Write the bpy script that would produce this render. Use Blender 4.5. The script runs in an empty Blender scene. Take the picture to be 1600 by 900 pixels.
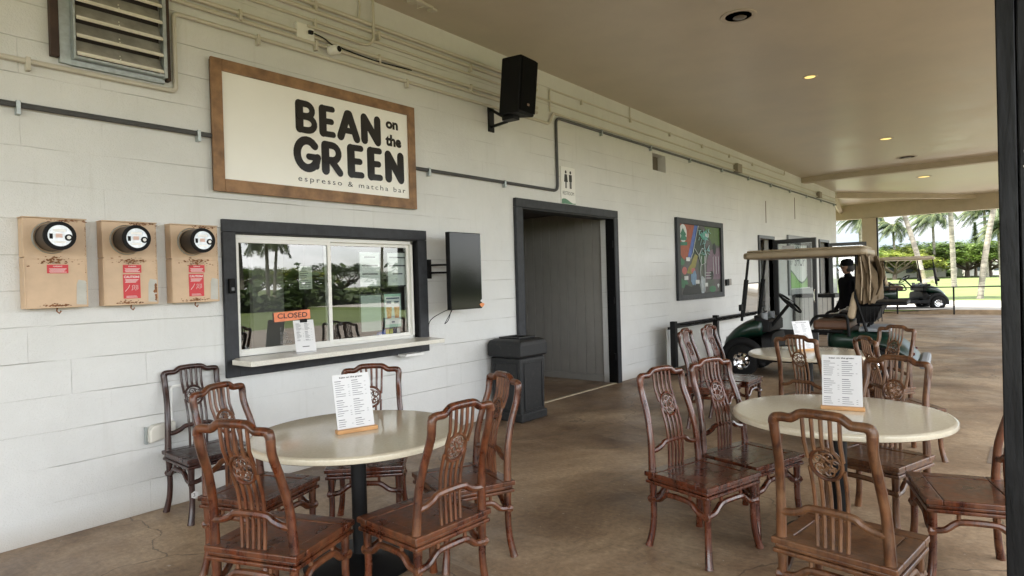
import bpy, bmesh, math, random
from mathutils import Vector, Matrix, noise
PI = math.pi; R = math.radians
scn = bpy.context.scene
col = scn.collection
random.seed(7)

# ------------------------------------------------------------------ camera
cd = bpy.data.cameras.new('camera'); cam = bpy.data.objects.new('camera', cd); col.objects.link(cam)
cd.sensor_width = 36.0; cd.lens = 993.1/1600*36.0; cd.clip_start = 0.05; cd.clip_end = 2000
YAW, PIT, ROL, EYE = .68960, -.009355, -.028596, 1.57
_F = Vector((math.cos(YAW)*math.cos(PIT), math.sin(YAW)*math.cos(PIT), math.sin(PIT)))
_R0 = Vector((math.sin(YAW), -math.cos(YAW), 0)); _U0 = _R0.cross(_F)
_Rv = _R0*math.cos(ROL)+_U0*math.sin(ROL); _Uv = -_R0*math.sin(ROL)+_U0*math.cos(ROL)
M = Matrix((_Rv, _Uv, -_F)).transposed().to_4x4(); M.translation = (0, 0, EYE)
cam.matrix_world = M
scn.camera = cam

# ------------------------------------------------------------------ world, sun, exposure
SUN_EL, SUN_AZ = R(58), R(118)          # sun comes from over the building
w = bpy.data.worlds.new('World'); scn.world = w; w.use_nodes = True
nt = w.node_tree; nt.nodes.clear()
def N(nt, t, **k):
    n = nt.nodes.new(t)
    for a, b in k.items(): setattr(n, a, b)
    return n
sky = N(nt, 'ShaderNodeTexSky', sky_type='NISHITA', sun_disc=False, sun_elevation=SUN_EL, sun_rotation=PI/2-SUN_AZ)
tc = N(nt, 'ShaderNodeTexCoord'); mp = N(nt, 'ShaderNodeMapping'); mp.inputs['Scale'].default_value = (1, 1, 3.2)
nz = N(nt, 'ShaderNodeTexNoise'); nz.inputs['Scale'].default_value = 2.6; nz.inputs['Detail'].default_value = 7; nz.inputs['Roughness'].default_value = .58
cr = N(nt, 'ShaderNodeValToRGB'); cr.color_ramp.elements[0].position = .34; cr.color_ramp.elements[1].position = .62
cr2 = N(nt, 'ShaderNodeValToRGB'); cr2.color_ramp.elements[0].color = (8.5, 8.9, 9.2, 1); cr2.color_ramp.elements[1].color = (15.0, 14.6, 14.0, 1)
nz2 = N(nt, 'ShaderNodeTexNoise'); nz2.inputs['Scale'].default_value = 1.7; nz2.inputs['Detail'].default_value = 4
mx = N(nt, 'ShaderNodeMixRGB'); bg = N(nt, 'ShaderNodeBackground'); bg.inputs['Strength'].default_value = .11
out = N(nt, 'ShaderNodeOutputWorld'); L = nt.links.new
L(tc.outputs['Generated'], mp.inputs['Vector']); L(mp.outputs['Vector'], nz.inputs['Vector']); L(mp.outputs['Vector'], nz2.inputs['Vector'])
L(nz.outputs['Fac'], cr.inputs['Fac']); L(nz2.outputs['Fac'], cr2.inputs['Fac'])
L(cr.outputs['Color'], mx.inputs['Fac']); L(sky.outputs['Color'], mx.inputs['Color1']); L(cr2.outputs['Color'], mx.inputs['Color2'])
# clouds brightened over the unseen open side to light the terrace, thinner blue sky with soft clouds down the course
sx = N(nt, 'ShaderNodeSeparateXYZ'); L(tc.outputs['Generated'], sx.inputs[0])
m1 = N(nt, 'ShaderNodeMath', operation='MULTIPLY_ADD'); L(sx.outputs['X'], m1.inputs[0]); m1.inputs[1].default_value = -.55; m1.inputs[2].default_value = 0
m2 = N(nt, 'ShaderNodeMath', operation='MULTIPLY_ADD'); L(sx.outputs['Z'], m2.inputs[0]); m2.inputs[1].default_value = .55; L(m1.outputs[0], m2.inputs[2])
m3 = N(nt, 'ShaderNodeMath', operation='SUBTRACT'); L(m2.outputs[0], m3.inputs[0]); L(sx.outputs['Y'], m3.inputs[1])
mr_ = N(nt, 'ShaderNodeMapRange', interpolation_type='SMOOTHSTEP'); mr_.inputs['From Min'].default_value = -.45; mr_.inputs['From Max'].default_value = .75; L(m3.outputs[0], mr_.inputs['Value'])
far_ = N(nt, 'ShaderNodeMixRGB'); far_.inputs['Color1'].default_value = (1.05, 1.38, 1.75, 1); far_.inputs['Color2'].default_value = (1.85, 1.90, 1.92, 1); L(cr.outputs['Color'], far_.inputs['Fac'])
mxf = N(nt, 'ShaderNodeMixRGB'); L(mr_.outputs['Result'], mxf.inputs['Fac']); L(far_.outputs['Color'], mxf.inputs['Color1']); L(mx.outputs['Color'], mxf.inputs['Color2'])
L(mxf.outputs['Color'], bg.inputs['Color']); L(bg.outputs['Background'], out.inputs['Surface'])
sd = bpy.data.lights.new('sun', 'SUN'); sun = bpy.data.objects.new('sun', sd); col.objects.link(sun)
sd.energy = 3.0; sd.angle = R(3); sd.color = (1, .96, .88)
sdir = Vector((math.cos(SUN_EL)*math.cos(SUN_AZ), math.cos(SUN_EL)*math.sin(SUN_AZ), math.sin(SUN_EL)))
sun.rotation_euler = sdir.to_track_quat('Z', 'Y').to_euler()
scn.view_settings.view_transform = 'Standard'; scn.view_settings.look = 'None'; scn.view_settings.gamma = 1
scn.view_settings.exposure = 2.58
scn.cycles.use_denoising = True
scn.cycles.max_bounces = 10; scn.cycles.diffuse_bounces = 6; scn.cycles.glossy_bounces = 4; scn.cycles.transparent_max_bounces = 12
scn.cycles.sample_clamp_indirect = 6; scn.cycles.caustics_reflective = False; scn.cycles.caustics_refractive = False

# ------------------------------------------------------------------ materials
MATS = {}
def mat(name, base=(.5, .5, .5), rough=.5, metal=0, spec=.5, var=0, vs=8, vscale=(1, 1, 1), bump=0, bs=60, bscale=None, coat=0, col2=None, rvar=0, emit=None, es=1, contrast=(.35, .65), detail=5):
    if name in MATS: return MATS[name]
    m = bpy.data.materials.new(name); m.use_nodes = True; n = m.node_tree; p = n.nodes['Principled BSDF']
    p.inputs['Base Color'].default_value = (*base, 1); p.inputs['Roughness'].default_value = rough
    p.inputs['Metallic'].default_value = metal; p.inputs['Specular IOR Level'].default_value = spec
    if coat: p.inputs['Coat Weight'].default_value = coat; p.inputs['Coat Roughness'].default_value = .12
    if emit: p.inputs['Emission Color'].default_value = (*emit, 1); p.inputs['Emission Strength'].default_value = es
    t = N(n, 'ShaderNodeTexCoord')
    if var or col2 or rvar:
        mpn = N(n, 'ShaderNodeMapping'); mpn.inputs['Scale'].default_value = vscale
        a = N(n, 'ShaderNodeTexNoise'); a.inputs['Scale'].default_value = vs; a.inputs['Detail'].default_value = detail; a.inputs['Roughness'].default_value = .6
        r = N(n, 'ShaderNodeValToRGB'); r.color_ramp.elements[0].position = contrast[0]; r.color_ramp.elements[1].position = contrast[1]
        c2 = col2 if col2 else tuple(min(1, c*(1+var)) for c in base)
        c1 = base if col2 else tuple(c*(1-var) for c in base)
        r.color_ramp.elements[0].color = (*c1, 1); r.color_ramp.elements[1].color = (*c2, 1)
        n.links.new(t.outputs['Object'], mpn.inputs['Vector']); n.links.new(mpn.outputs['Vector'], a.inputs['Vector'])
        n.links.new(a.outputs['Fac'], r.inputs['Fac'])
        if var or col2: n.links.new(r.outputs['Color'], p.inputs['Base Color'])
        if rvar:
            mr = N(n, 'ShaderNodeMapRange'); mr.inputs['From Min'].default_value = .3; mr.inputs['From Max'].default_value = .7
            mr.inputs['To Min'].default_value = max(.03, rough-rvar); mr.inputs['To Max'].default_value = min(1, rough+rvar)
            n.links.new(a.outputs['Fac'], mr.inputs['Value']); n.links.new(mr.outputs['Result'], p.inputs['Roughness'])
    if bump:
        mb = N(n, 'ShaderNodeMapping'); mb.inputs['Scale'].default_value = bscale or (1, 1, 1)
        b = N(n, 'ShaderNodeTexNoise'); b.inputs['Scale'].default_value = bs; b.inputs['Detail'].default_value = 4
        bn = N(n, 'ShaderNodeBump'); bn.inputs['Strength'].default_value = min(1, bump); bn.inputs['Distance'].default_value = .01
        n.links.new(t.outputs['Object'], mb.inputs['Vector']); n.links.new(mb.outputs['Vector'], b.inputs['Vector'])
        n.links.new(b.outputs['Fac'], bn.inputs['Height']); n.links.new(bn.outputs['Normal'], p.inputs['Normal'])
    MATS[name] = m; return m

def mathn(n, op, a, b=None, c=None, clamp=False):
    k = N(n, 'ShaderNodeMath', operation=op); k.use_clamp = clamp
    for i, v in enumerate((a, b, c)):
        if v is None: continue
        if isinstance(v, (int, float)): k.inputs[i].default_value = v
        else: n.links.new(v, k.inputs[i])
    return k.outputs[0]

def block_wall_mat():
    m = bpy.data.materials.new('painted_block'); m.use_nodes = True; n = m.node_tree; p = n.nodes['Principled BSDF']; l = n.links.new
    t = N(n, 'ShaderNodeTexCoord'); s = N(n, 'ShaderNodeSeparateXYZ'); l(t.outputs['Object'], s.inputs[0])
    dn = N(n, 'ShaderNodeTexNoise'); dn.inputs['Scale'].default_value = 6; dn.inputs['Detail'].default_value = 5; l(t.outputs['Object'], dn.inputs['Vector'])
    jit = mathn(n, 'MULTIPLY', mathn(n, 'SUBTRACT', dn.outputs['Fac'], .5), .009)
    H = .2288
    z = mathn(n, 'ADD', s.outputs['Z'], jit)
    row = mathn(n, 'FLOOR', mathn(n, 'DIVIDE', z, H))
    fz = mathn(n, 'MULTIPLY', mathn(n, 'ABSOLUTE', mathn(n, 'SUBTRACT', mathn(n, 'FRACT', mathn(n, 'ADD', mathn(n, 'DIVIDE', z, H), .5)), .5)), H)
    x = mathn(n, 'ADD', mathn(n, 'ADD', s.outputs['X'], jit), mathn(n, 'MULTIPLY', mathn(n, 'MODULO', row, 2), .229))
    fx = mathn(n, 'MULTIPLY', mathn(n, 'ABSOLUTE', mathn(n, 'SUBTRACT', mathn(n, 'FRACT', mathn(n, 'ADD', mathn(n, 'DIVIDE', x, .458), .5)), .5)), .458)
    jz = mathn(n, 'SUBTRACT', 1, mathn(n, 'DIVIDE', fz, .0040), clamp=True)
    jx = mathn(n, 'SUBTRACT', 1, mathn(n, 'DIVIDE', fx, .004), clamp=True)
    # paint bridges the joints in places
    mk = N(n, 'ShaderNodeTexNoise'); mk.inputs['Scale'].default_value = 1.3; mk.inputs['Detail'].default_value = 3; l(t.outputs['Object'], mk.inputs['Vector'])
    mz = mathn(n, 'MULTIPLY', mathn(n, 'SUBTRACT', mk.outputs['Fac'], .40), 4.5, clamp=True)
    mk2 = N(n, 'ShaderNodeTexNoise'); mk2.inputs['Scale'].default_value = 2.1; mk2.inputs['Detail'].default_value = 2; l(t.outputs['Object'], mk2.inputs['Vector'])
    mxx = mathn(n, 'MULTIPLY', mathn(n, 'SUBTRACT', mk2.outputs['Fac'], .50), 5, clamp=True)
    j = mathn(n, 'MAXIMUM', mathn(n, 'MULTIPLY', jz, mz), mathn(n, 'MULTIPLY', mathn(n, 'MULTIPLY', jx, mxx), .55))
    # colour: paint with faint dirt
    cn = N(n, 'ShaderNodeTexNoise'); cn.inputs['Scale'].default_value = .9; cn.inputs['Detail'].default_value = 8; cn.inputs['Roughness'].default_value = .7; l(t.outputs['Object'], cn.inputs['Vector'])
    rr = N(n, 'ShaderNodeValToRGB'); rr.color_ramp.elements[0].position = .3; rr.color_ramp.elements[1].position = .7
    rr.color_ramp.elements[0].color = (.595, .60, .59, 1); rr.color_ramp.elements[1].color = (.69, .695, .685, 1); l(cn.outputs['Fac'], rr.inputs['Fac'])
    mm = N(n, 'ShaderNodeMixRGB'); mm.inputs['Color2'].default_value = (.20, .19, .17, 1); l(rr.outputs['Color'], mm.inputs['Color1']); l(mathn(n, 'MULTIPLY', j, .52), mm.inputs['Fac'])
    # grime close to the floor and drip streaks
    gm = mathn(n, 'MULTIPLY', mathn(n, 'SUBTRACT', 1, mathn(n, 'DIVIDE', s.outputs['Z'], .16), clamp=True), mathn(n, 'MULTIPLY', cn.outputs['Fac'], .9))
    mg = N(n, 'ShaderNodeMixRGB'); mg.inputs['Color2'].default_value = (.30, .24, .17, 1); l(mm.outputs['Color'], mg.inputs['Color1']); l(gm, mg.inputs['Fac']); mm = mg
    dmp = N(n, 'ShaderNodeMapping'); dmp.inputs['Scale'].default_value = (9, 9, .7); l(t.outputs['Object'], dmp.inputs['Vector'])
    dr = N(n, 'ShaderNodeTexNoise'); dr.inputs['Scale'].default_value = 1.6; dr.inputs['Detail'].default_value = 6; l(dmp.outputs['Vector'], dr.inputs['Vector'])
    md = N(n, 'ShaderNodeMixRGB'); md.inputs['Color2'].default_value = (.40, .38, .34, 1); l(mm.outputs['Color'], md.inputs['Color1']); l(mathn(n, 'MULTIPLY', mathn(n, 'SUBTRACT', dr.outputs['Fac'], .60), 1.0, clamp=True), md.inputs['Fac']); mm = md
    # scuffs
    sc = N(n, 'ShaderNodeTexNoise'); sc.inputs['Scale'].default_value = 9; sc.inputs['Detail'].default_value = 9; sc.inputs['Roughness'].default_value = .75; l(t.outputs['Object'], sc.inputs['Vector'])
    sm = mathn(n, 'MULTIPLY', mathn(n, 'SUBTRACT', sc.outputs['Fac'], .64), 5, clamp=True)
    m2 = N(n, 'ShaderNodeMixRGB'); m2.inputs['Color2'].default_value = (.30, .28, .25, 1); l(mm.outputs['Color'], m2.inputs['Color1']); l(mathn(n, 'MULTIPLY', sm, .5), m2.inputs['Fac'])
    l(m2.outputs['Color'], p.inputs['Base Color']); p.inputs['Roughness'].default_value = .62
    gr = N(n, 'ShaderNodeTexNoise'); gr.inputs['Scale'].default_value = 120; gr.inputs['Detail'].default_value = 3; l(t.outputs['Object'], gr.inputs['Vector'])
    g2 = N(n, 'ShaderNodeTexNoise'); g2.inputs['Scale'].default_value = 14; g2.inputs['Detail'].default_value = 4; l(t.outputs['Object'], g2.inputs['Vector'])
    h = mathn(n, 'SUBTRACT', mathn(n, 'ADD', mathn(n, 'MULTIPLY', gr.outputs['Fac'], .55), mathn(n, 'MULTIPLY', g2.outputs['Fac'], .75)), mathn(n, 'MULTIPLY', j, .9))
    b = N(n, 'ShaderNodeBump'); b.inputs['Strength'].default_value = .8; b.inputs['Distance'].default_value = .007; l(h, b.inputs['Height']); l(b.outputs['Normal'], p.inputs['Normal'])
    return m

def floor_mat():
    m = bpy.data.materials.new('stained_concrete'); m.use_nodes = True; n = m.node_tree; p = n.nodes['Principled BSDF']; l = n.links.new
    t = N(n, 'ShaderNodeTexCoord')
    def nz(s, d, ro=.6, sc=(1, 1, 1), dist=0):
        mpn = N(n, 'ShaderNodeMapping'); mpn.inputs['Scale'].default_value = sc; l(t.outputs['Object'], mpn.inputs['Vector'])
        a = N(n, 'ShaderNodeTexNoise'); a.inputs['Scale'].default_value = s; a.inputs['Detail'].default_value = d; a.inputs['Roughness'].default_value = ro; a.inputs['Distortion'].default_value = dist
        l(mpn.outputs['Vector'], a.inputs['Vector']); return a.outputs['Fac']
    a = nz(.75, 7, .65, (1, 1, 1), .6); r = N(n, 'ShaderNodeValToRGB'); e = r.color_ramp.elements
    e[0].position = .3; e[0].color = (.090, .050, .027, 1); e[1].position = .72; e[1].color = (.50, .37, .24, 1)
    k = e.new(.5); k.color = (.250, .168, .102, 1); l(a, r.inputs['Fac'])
    st = mathn(n, 'MULTIPLY', mathn(n, 'SUBTRACT', nz(3.2, 9, .75, (1, .35, 1), 1.2), .52), 5, clamp=True)
    m1 = N(n, 'ShaderNodeMixRGB'); m1.inputs['Color2'].default_value = (.40, .31, .215, 1); l(r.outputs['Color'], m1.inputs['Color1']); l(mathn(n, 'MULTIPLY', st, .45), m1.inputs['Fac'])
    dk = mathn(n, 'MULTIPLY', mathn(n, 'SUBTRACT', nz(2.2, 8, .7, (.5, 1, 1), .8), .56), 7, clamp=True)
    m2 = N(n, 'ShaderNodeMixRGB'); m2.inputs['Color2'].default_value = (.085, .058, .038, 1); l(m1.outputs['Color'], m2.inputs['Color1']); l(mathn(n, 'MULTIPLY', dk, .55), m2.inputs['Fac'])
    fg = N(n, 'ShaderNodeMixRGB', blend_type='OVERLAY'); fg.inputs['Fac'].default_value = .85; l(m2.outputs['Color'], fg.inputs['Color1']); gv = N(n, 'ShaderNodeCombineXYZ'); gz_ = nz(34, 8, .75, (1, .7, 1))
    for q in range(3): l(gz_, gv.inputs[q])
    l(gv.outputs[0], fg.inputs['Color2']); m2 = fg
    sp = mathn(n, 'GREATER_THAN', nz(26, 2, .5), .735)
    m3 = N(n, 'ShaderNodeMixRGB'); m3.inputs['Color2'].default_value = (.55, .5, .43, 1); l(m2.outputs['Color'], m3.inputs['Color1']); l(mathn(n, 'MULTIPLY', sp, .55), m3.inputs['Fac'])
    sm_ = mathn(n, 'MULTIPLY', mathn(n, 'SUBTRACT', nz(5, 10, .8, (1, .12, 1), .5), .60), 9, clamp=True)
    m5 = N(n, 'ShaderNodeMixRGB'); m5.inputs['Color2'].default_value = (.48, .40, .30, 1); l(m3.outputs['Color'], m5.inputs['Color1']); l(mathn(n, 'MULTIPLY', sm_, .5), m5.inputs['Fac']); m3 = m5
    # hairline cracks
    v = N(n, 'ShaderNodeTexVoronoi', feature='DISTANCE_TO_EDGE'); v.inputs['Scale'].default_value = .42
    dm = N(n, 'ShaderNodeMixRGB', blend_type='ADD'); dm.inputs['Fac'].default_value = .35; dn = N(n, 'ShaderNodeTexNoise'); dn.inputs['Scale'].default_value = 3; dn.inputs['Detail'].default_value = 6
    l(t.outputs['Object'], dn.inputs['Vector']); l(t.outputs['Object'], dm.inputs['Color1']); l(dn.outputs['Color'], dm.inputs['Color2']); l(dm.outputs['Color'], v.inputs['Vector'])
    ck = mathn(n, 'LESS_THAN', v.outputs['Distance'], .0022)
    m4 = N(n, 'ShaderNodeMixRGB'); m4.inputs['Color2'].default_value = (.05, .035, .025, 1); l(m3.outputs['Color'], m4.inputs['Color1']); l(mathn(n, 'MULTIPLY', ck, .6), m4.inputs['Fac'])
    l(m4.outputs['Color'], p.inputs['Base Color'])
    mr = N(n, 'ShaderNodeMapRange'); mr.inputs['To Min'].default_value = .30; mr.inputs['To Max'].default_value = .58; mr.inputs['From Min'].default_value = .3; mr.inputs['From Max'].default_value = .7
    l(nz(1.4, 6, .6), mr.inputs['Value']); l(mr.outputs['Result'], p.inputs['Roughness'])
    b = N(n, 'ShaderNodeBump'); b.inputs['Strength'].default_value = .25; b.inputs['Distance'].default_value = .008
    l(mathn(n, 'ADD', nz(18, 5), mathn(n, 'MULTIPLY', nz(3, 3), 1.4)), b.inputs['Height']); l(b.outputs['Normal'], p.inputs['Normal'])
    return m

def glass_mat(name, tint=(1, 1, 1), refl=.3, rough=.0):
    m = bpy.data.materials.new(name); m.use_nodes = True; n = m.node_tree; n.nodes.clear(); l = n.links.new
    o = N(n, 'ShaderNodeOutputMaterial'); mixs = N(n, 'ShaderNodeMixShader'); g = N(n, 'ShaderNodeBsdfGlossy'); tr = N(n, 'ShaderNodeBsdfTransparent')
    g.inputs['Roughness'].default_value = rough; tr.inputs['Color'].default_value = (*tint, 1)
    fr = N(n, 'ShaderNodeFresnel'); fr.inputs['IOR'].default_value = 1.5
    f = mathn(n, 'ADD', mathn(n, 'MULTIPLY', fr.outputs[0], 1.2), refl, clamp=True)
    l(f, mixs.inputs['Fac']); l(tr.outputs[0], mixs.inputs[1]); l(g.outputs[0], mixs.inputs[2]); l(mixs.outputs[0], o.inputs['Surface'])
    return m

def wood_mat(name, dark, mid, worn, rough=.33, wear=.5, coat=.3):
    m = bpy.data.materials.new(name); m.use_nodes = True; n = m.node_tree; p = n.nodes['Principled BSDF']; l = n.links.new
    t = N(n, 'ShaderNodeTexCoord'); oi = N(n, 'ShaderNodeObjectInfo')
    mpn = N(n, 'ShaderNodeMapping'); mpn.inputs['Scale'].default_value = (14, 14, 2.2); l(t.outputs['Object'], mpn.inputs['Vector'])
    l(mathn(n, 'MULTIPLY', oi.outputs['Random'], 9), mpn.inputs['Location'])
    a = N(n, 'ShaderNodeTexNoise'); a.inputs['Scale'].default_value = 2.2; a.inputs['Detail'].default_value = 6; a.inputs['Distortion'].default_value = .8; l(mpn.outputs['Vector'], a.inputs['Vector'])
    r = N(n, 'ShaderNodeValToRGB'); r.color_ramp.elements[0].position = .32; r.color_ramp.elements[1].position = .7
    r.color_ramp.elements[0].color = (*dark, 1); r.color_ramp.elements[1].color = (*mid, 1); l(a.outputs['Fac'], r.inputs['Fac'])
    w2 = N(n, 'ShaderNodeTexNoise'); w2.inputs['Scale'].default_value = 7; w2.inputs['Detail'].default_value = 8; w2.inputs['Roughness'].default_value = .7
    wv = N(n, 'ShaderNodeVectorMath', operation='ADD'); l(t.outputs['Object'], wv.inputs[0]); l(oi.outputs['Random'], wv.inputs[1]); l(wv.outputs[0], w2.inputs['Vector'])
    geo = N(n, 'ShaderNodeNewGeometry')
    pt = mathn(n, 'MULTIPLY', mathn(n, 'SUBTRACT', geo.outputs['Pointiness'], .5), 2.2, clamp=True)
    wm = mathn(n, 'MULTIPLY', mathn(n, 'SUBTRACT', mathn(n, 'ADD', w2.outputs['Fac'], pt), .53), 3.5, clamp=True)
    mm = N(n, 'ShaderNodeMixRGB'); mm.inputs['Color2'].default_value = (*worn, 1); l(r.outputs['Color'], mm.inputs['Color1']); l(mathn(n, 'MULTIPLY', wm, wear), mm.inputs['Fac'])
    l(mm.outputs['Color'], p.inputs['Base Color'])
    rg = mathn(n, 'ADD', mathn(n, 'MULTIPLY', wm, .28), rough, clamp=True); l(rg, p.inputs['Roughness'])
    p.inputs['Coat Weight'].default_value = coat; p.inputs['Coat Roughness'].default_value = .15; p.inputs['Specular IOR Level'].default_value = .35
    b = N(n, 'ShaderNodeBump'); b.inputs['Strength'].default_value = .22; b.inputs['Distance'].default_value = .003; l(a.outputs['Fac'], b.inputs['Height']); l(b.outputs['Normal'], p.inputs['Normal'])
    return m

W_RED = wood_mat('rosewood_worn', (.016, .004, .003), (.120, .028, .009), (.27, .12, .05), .26, .42, .4)
W_GLOSS = wood_mat('rosewood_gloss', (.018, .004, .003), (.11, .024, .008), (.20, .07, .03), .17, .3, .6)
W_DARK = wood_mat('rosewood_dark', (.010, .003, .003), (.042, .012, .008), (.07, .03, .02), .26, .3, .4)
W_BROWN = wood_mat('rosewood_brown', (.030, .009, .005), (.13, .048, .018), (.24, .13, .06), .3, .5, .35)
WALL = block_wall_mat(); FLOOR = floor_mat()
CEIL = mat('ceiling_paint', (.535, .48, .39), .37, var=.07, vs=1.1, bump=.3, bs=2.2, bscale=(.4, 1, 1), rvar=.06)
BEAM = mat('beam_paint', (.45, .385, .295), .5, var=.06, vs=3, bump=.2, bs=20)
CONDW = mat('painted_conduit', (.55, .52, .45), .5, var=.05, vs=5)
CONDG = mat('grey_conduit', (.075, .077, .08), .5, spec=.3, var=.15, vs=4)
GALV = mat('galvanised', (.42, .46, .46), .38, metal=.75, var=.12, vs=25, rvar=.1)
TRIM = mat('charcoal_trim', (.030, .032, .037), .55, spec=.3, var=.2, vs=12, bump=.15, bs=40, bscale=(1, 1, .2))
BLACKP = mat('black_paint', (.005, .005, .0055), .5, spec=.25, var=.3, vs=20)
BLACKPL = mat('black_plastic', (.004, .004, .0045), .6, spec=.2, bump=.15, bs=200)
RUBBER = mat('rubber', (.007, .007, .007), .85, spec=.2, var=.2, vs=30)
CHROME = mat('chrome', (.75, .75, .76), .15, metal=1)
WHITEP = mat('white_paint', (.78, .78, .76), .4)
CARD = mat('white_card', (.62, .62, .63), .5)
INK = mat('ink', (.02, .02, .02), .6)
INKG = mat('grey_ink', (.10, .10, .115), .7)
TERR = mat('terrazzo', (.60, .545, .425), .14, var=.055, vs=90, contrast=(.3, .7), rvar=.05, coat=.2)
SILLM = mat('sill_stone', (.66, .64, .57), .25, var=.14, vs=120, contrast=(.3, .7))
OAKL = mat('light_oak', (.50, .27, .11), .5, var=.2, vs=6, vscale=(1, 8, 8))
SIGNW = mat('sign_frame_wood', (.15, .078, .036), .55, col2=(.32, .175, .08), vs=3, vscale=(2, 6, 2), bump=.2, bs=30, bscale=(.2, 1, 1))
BANNER = mat('banner_vinyl', (.84, .83, .78), .3, var=.02, vs=2, bump=.25, bs=2.2)
VINYL = mat('black_vinyl', (.012, .012, .012), .16, bump=.25, bs=2.2)

# ------------------------------------------------------------------ mesh helpers
class MB:
    def __init__(s): s.v = []; s.f = []; s.mi = []; s.cur = 0
    def _a(s, vs, fs):
        o = len(s.v); s.v += [tuple(p) for p in vs]; s.f += [tuple(i+o for i in f) for f in fs]; s.mi += [s.cur]*len(fs)
    def box(s, x0, x1, y0, y1, z0, z1, rot=None, piv=None):
        vs = [Vector((x, y, z)) for z in (z0, z1) for y in (y0, y1) for x in (x0, x1)]
        if rot is not None:
            c = Vector(piv) if piv is not None else Vector(((x0+x1)/2, (y0+y1)/2, (z0+z1)/2)); vs = [rot @ (p-c)+c for p in vs]
        s._a(vs, [(0, 2, 3, 1), (4, 5, 7, 6), (0, 1, 5, 4), (2, 6, 7, 3), (0, 4, 6, 2), (1, 3, 7, 5)]); return s
    def quad(s, *p): s._a(p, [tuple(range(len(p)))]); return s
    def prism(s, poly, fn, d0, d1):
        """extrude 2D polygon; fn(u,v,d)->xyz"""
        n = len(poly); vs = [fn(u, v, d0) for u, v in poly]+[fn(u, v, d1) for u, v in poly]
        s._a(vs, [tuple(range(n))[::-1], tuple(range(n, 2*n))]+[(i, (i+1) % n, n+(i+1) % n, n+i) for i in range(n)]); return s
    def tube(s, pts, r, n=10, closed=False, cap=True, sq=1.0, up=None):
        pts = [Vector(p) for p in pts]; m = len(pts); rs = r if isinstance(r, (list, tuple)) else [r]*m
        vs = []; ref = Vector(up) if up else None
        prev = None
        for i, p in enumerate(pts):
            t = (pts[(i+1) % m]-pts[i-1]) if closed else (pts[min(i+1, m-1)]-pts[max(i-1, 0)])
            t = t.normalized() if t.length > 1e-9 else Vector((0, 0, 1))
            if prev is None:
                a = ref if ref else (Vector((0, 0, 1)) if abs(t.z) < .9 else Vector((1, 0, 0)))
                u = a.cross(t).normalized()
            else: u = (prev-t*prev.dot(t)).normalized()
            prev = u; v = t.cross(u)
            for k in range(n):
                an = 2*PI*k/n; vs.append(p+u*math.cos(an)*rs[i]*sq+v*math.sin(an)*rs[i])
        fs = []
        for i in range(m if closed else m-1):
            j = (i+1) % m
            for k in range(n): fs.append((i*n+k, i*n+(k+1) % n, j*n+(k+1) % n, j*n+k))
        if cap and not closed: fs += [tuple(range(n))[::-1], tuple((m-1)*n+k for k in range(n))]
        s._a(vs, fs); return s
    def lathe(s, prof, n=32, c=(0, 0, 0), axis='z', rot=None, cap=True):
        vs = []
        for r_, h in prof:
            for k in range(n):
                a = 2*PI*k/n; p = Vector((r_*math.cos(a), r_*math.sin(a), h))
                if axis == 'y': p = Vector((p.x, p.z, p.y))
                if axis == 'x': p = Vector((p.z, p.x, p.y))
                if rot is not None: p = rot @ p
                vs.append(p+Vector(c))
        m = len(prof); fs = [(i*n+k, i*n+(k+1) % n, (i+1)*n+(k+1) % n, (i+1)*n+k) for i in range(m-1) for k in range(n)]
        if cap and prof[0][0] > 1e-6: fs.append(tuple(range(n))[::-1])
        if cap and prof[-1][0] > 1e-6: fs.append(tuple((m-1)*n+k for k in range(n)))
        s._a(vs, fs); return s
    def build(s, name, mats, parent=None, smooth=False, bevel=0, seg=2, recalc=True, loc=None, rotz=None):
        me = bpy.data.meshes.new(name); me.from_pydata(s.v, [], s.f)
        if not isinstance(mats, (list, tuple)): mats = [mats]
        for m in mats: me.materials.append(m)
        if len(mats) > 1: me.polygons.foreach_set('material_index', s.mi)
        if recalc:
            bm = bmesh.new(); bm.from_mesh(me); bmesh.ops.remove_doubles(bm, verts=bm.verts, dist=1e-6); bmesh.ops.recalc_face_normals(bm, faces=bm.faces); bm.to_mesh(me); bm.free()
        if smooth:
            me.polygons.foreach_set('use_smooth', [True]*len(me.polygons)); me.set_sharp_from_angle(angle=R(40))
        o = bpy.data.objects.new(name, me); col.objects.link(o)
        if parent: o.parent = parent
        if loc: o.location = loc
        if rotz: o.rotation_euler.z = rotz
        if bevel:
            b = o.modifiers.new('bevel', 'BEVEL'); b.width = bevel; b.segments = seg; b.limit_method = 'ANGLE'; b.angle_limit = R(35)
        return o

def tag(o, label=None, cat=None, group=None, kind=None):
    if label: o['label'] = label
    if cat: o['category'] = cat
    if group: o['group'] = group
    if kind: o['kind'] = kind
    return o
def empty(name, loc=(0, 0, 0), rz=0, label=None, cat=None, group=None):
    o = bpy.data.objects.new(name, None); col.objects.link(o); o.location = loc; o.rotation_euler = (0, 0, rz); o.empty_display_size = .2
    return tag(o, label, cat, group)
def children(o): return [c for c in bpy.data.objects if c.parent == o]
def copy_tree(o, parent=None, ov=None):
    c = o.copy(); col.objects.link(c); c.parent = parent
    if ov and c.type == 'MESH':
        for s in c.material_slots:
            if s.material in ov: nm = ov[s.material]; s.link = 'OBJECT'; s.material = nm
    for ch in children(o): copy_tree(ch, c, ov)
    return c
def box(name, m, x0, x1, y0, y1, z0, z1, parent=None, bevel=0): return MB().box(x0, x1, y0, y1, z0, z1).build(name, m, parent, bevel=bevel)
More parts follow.
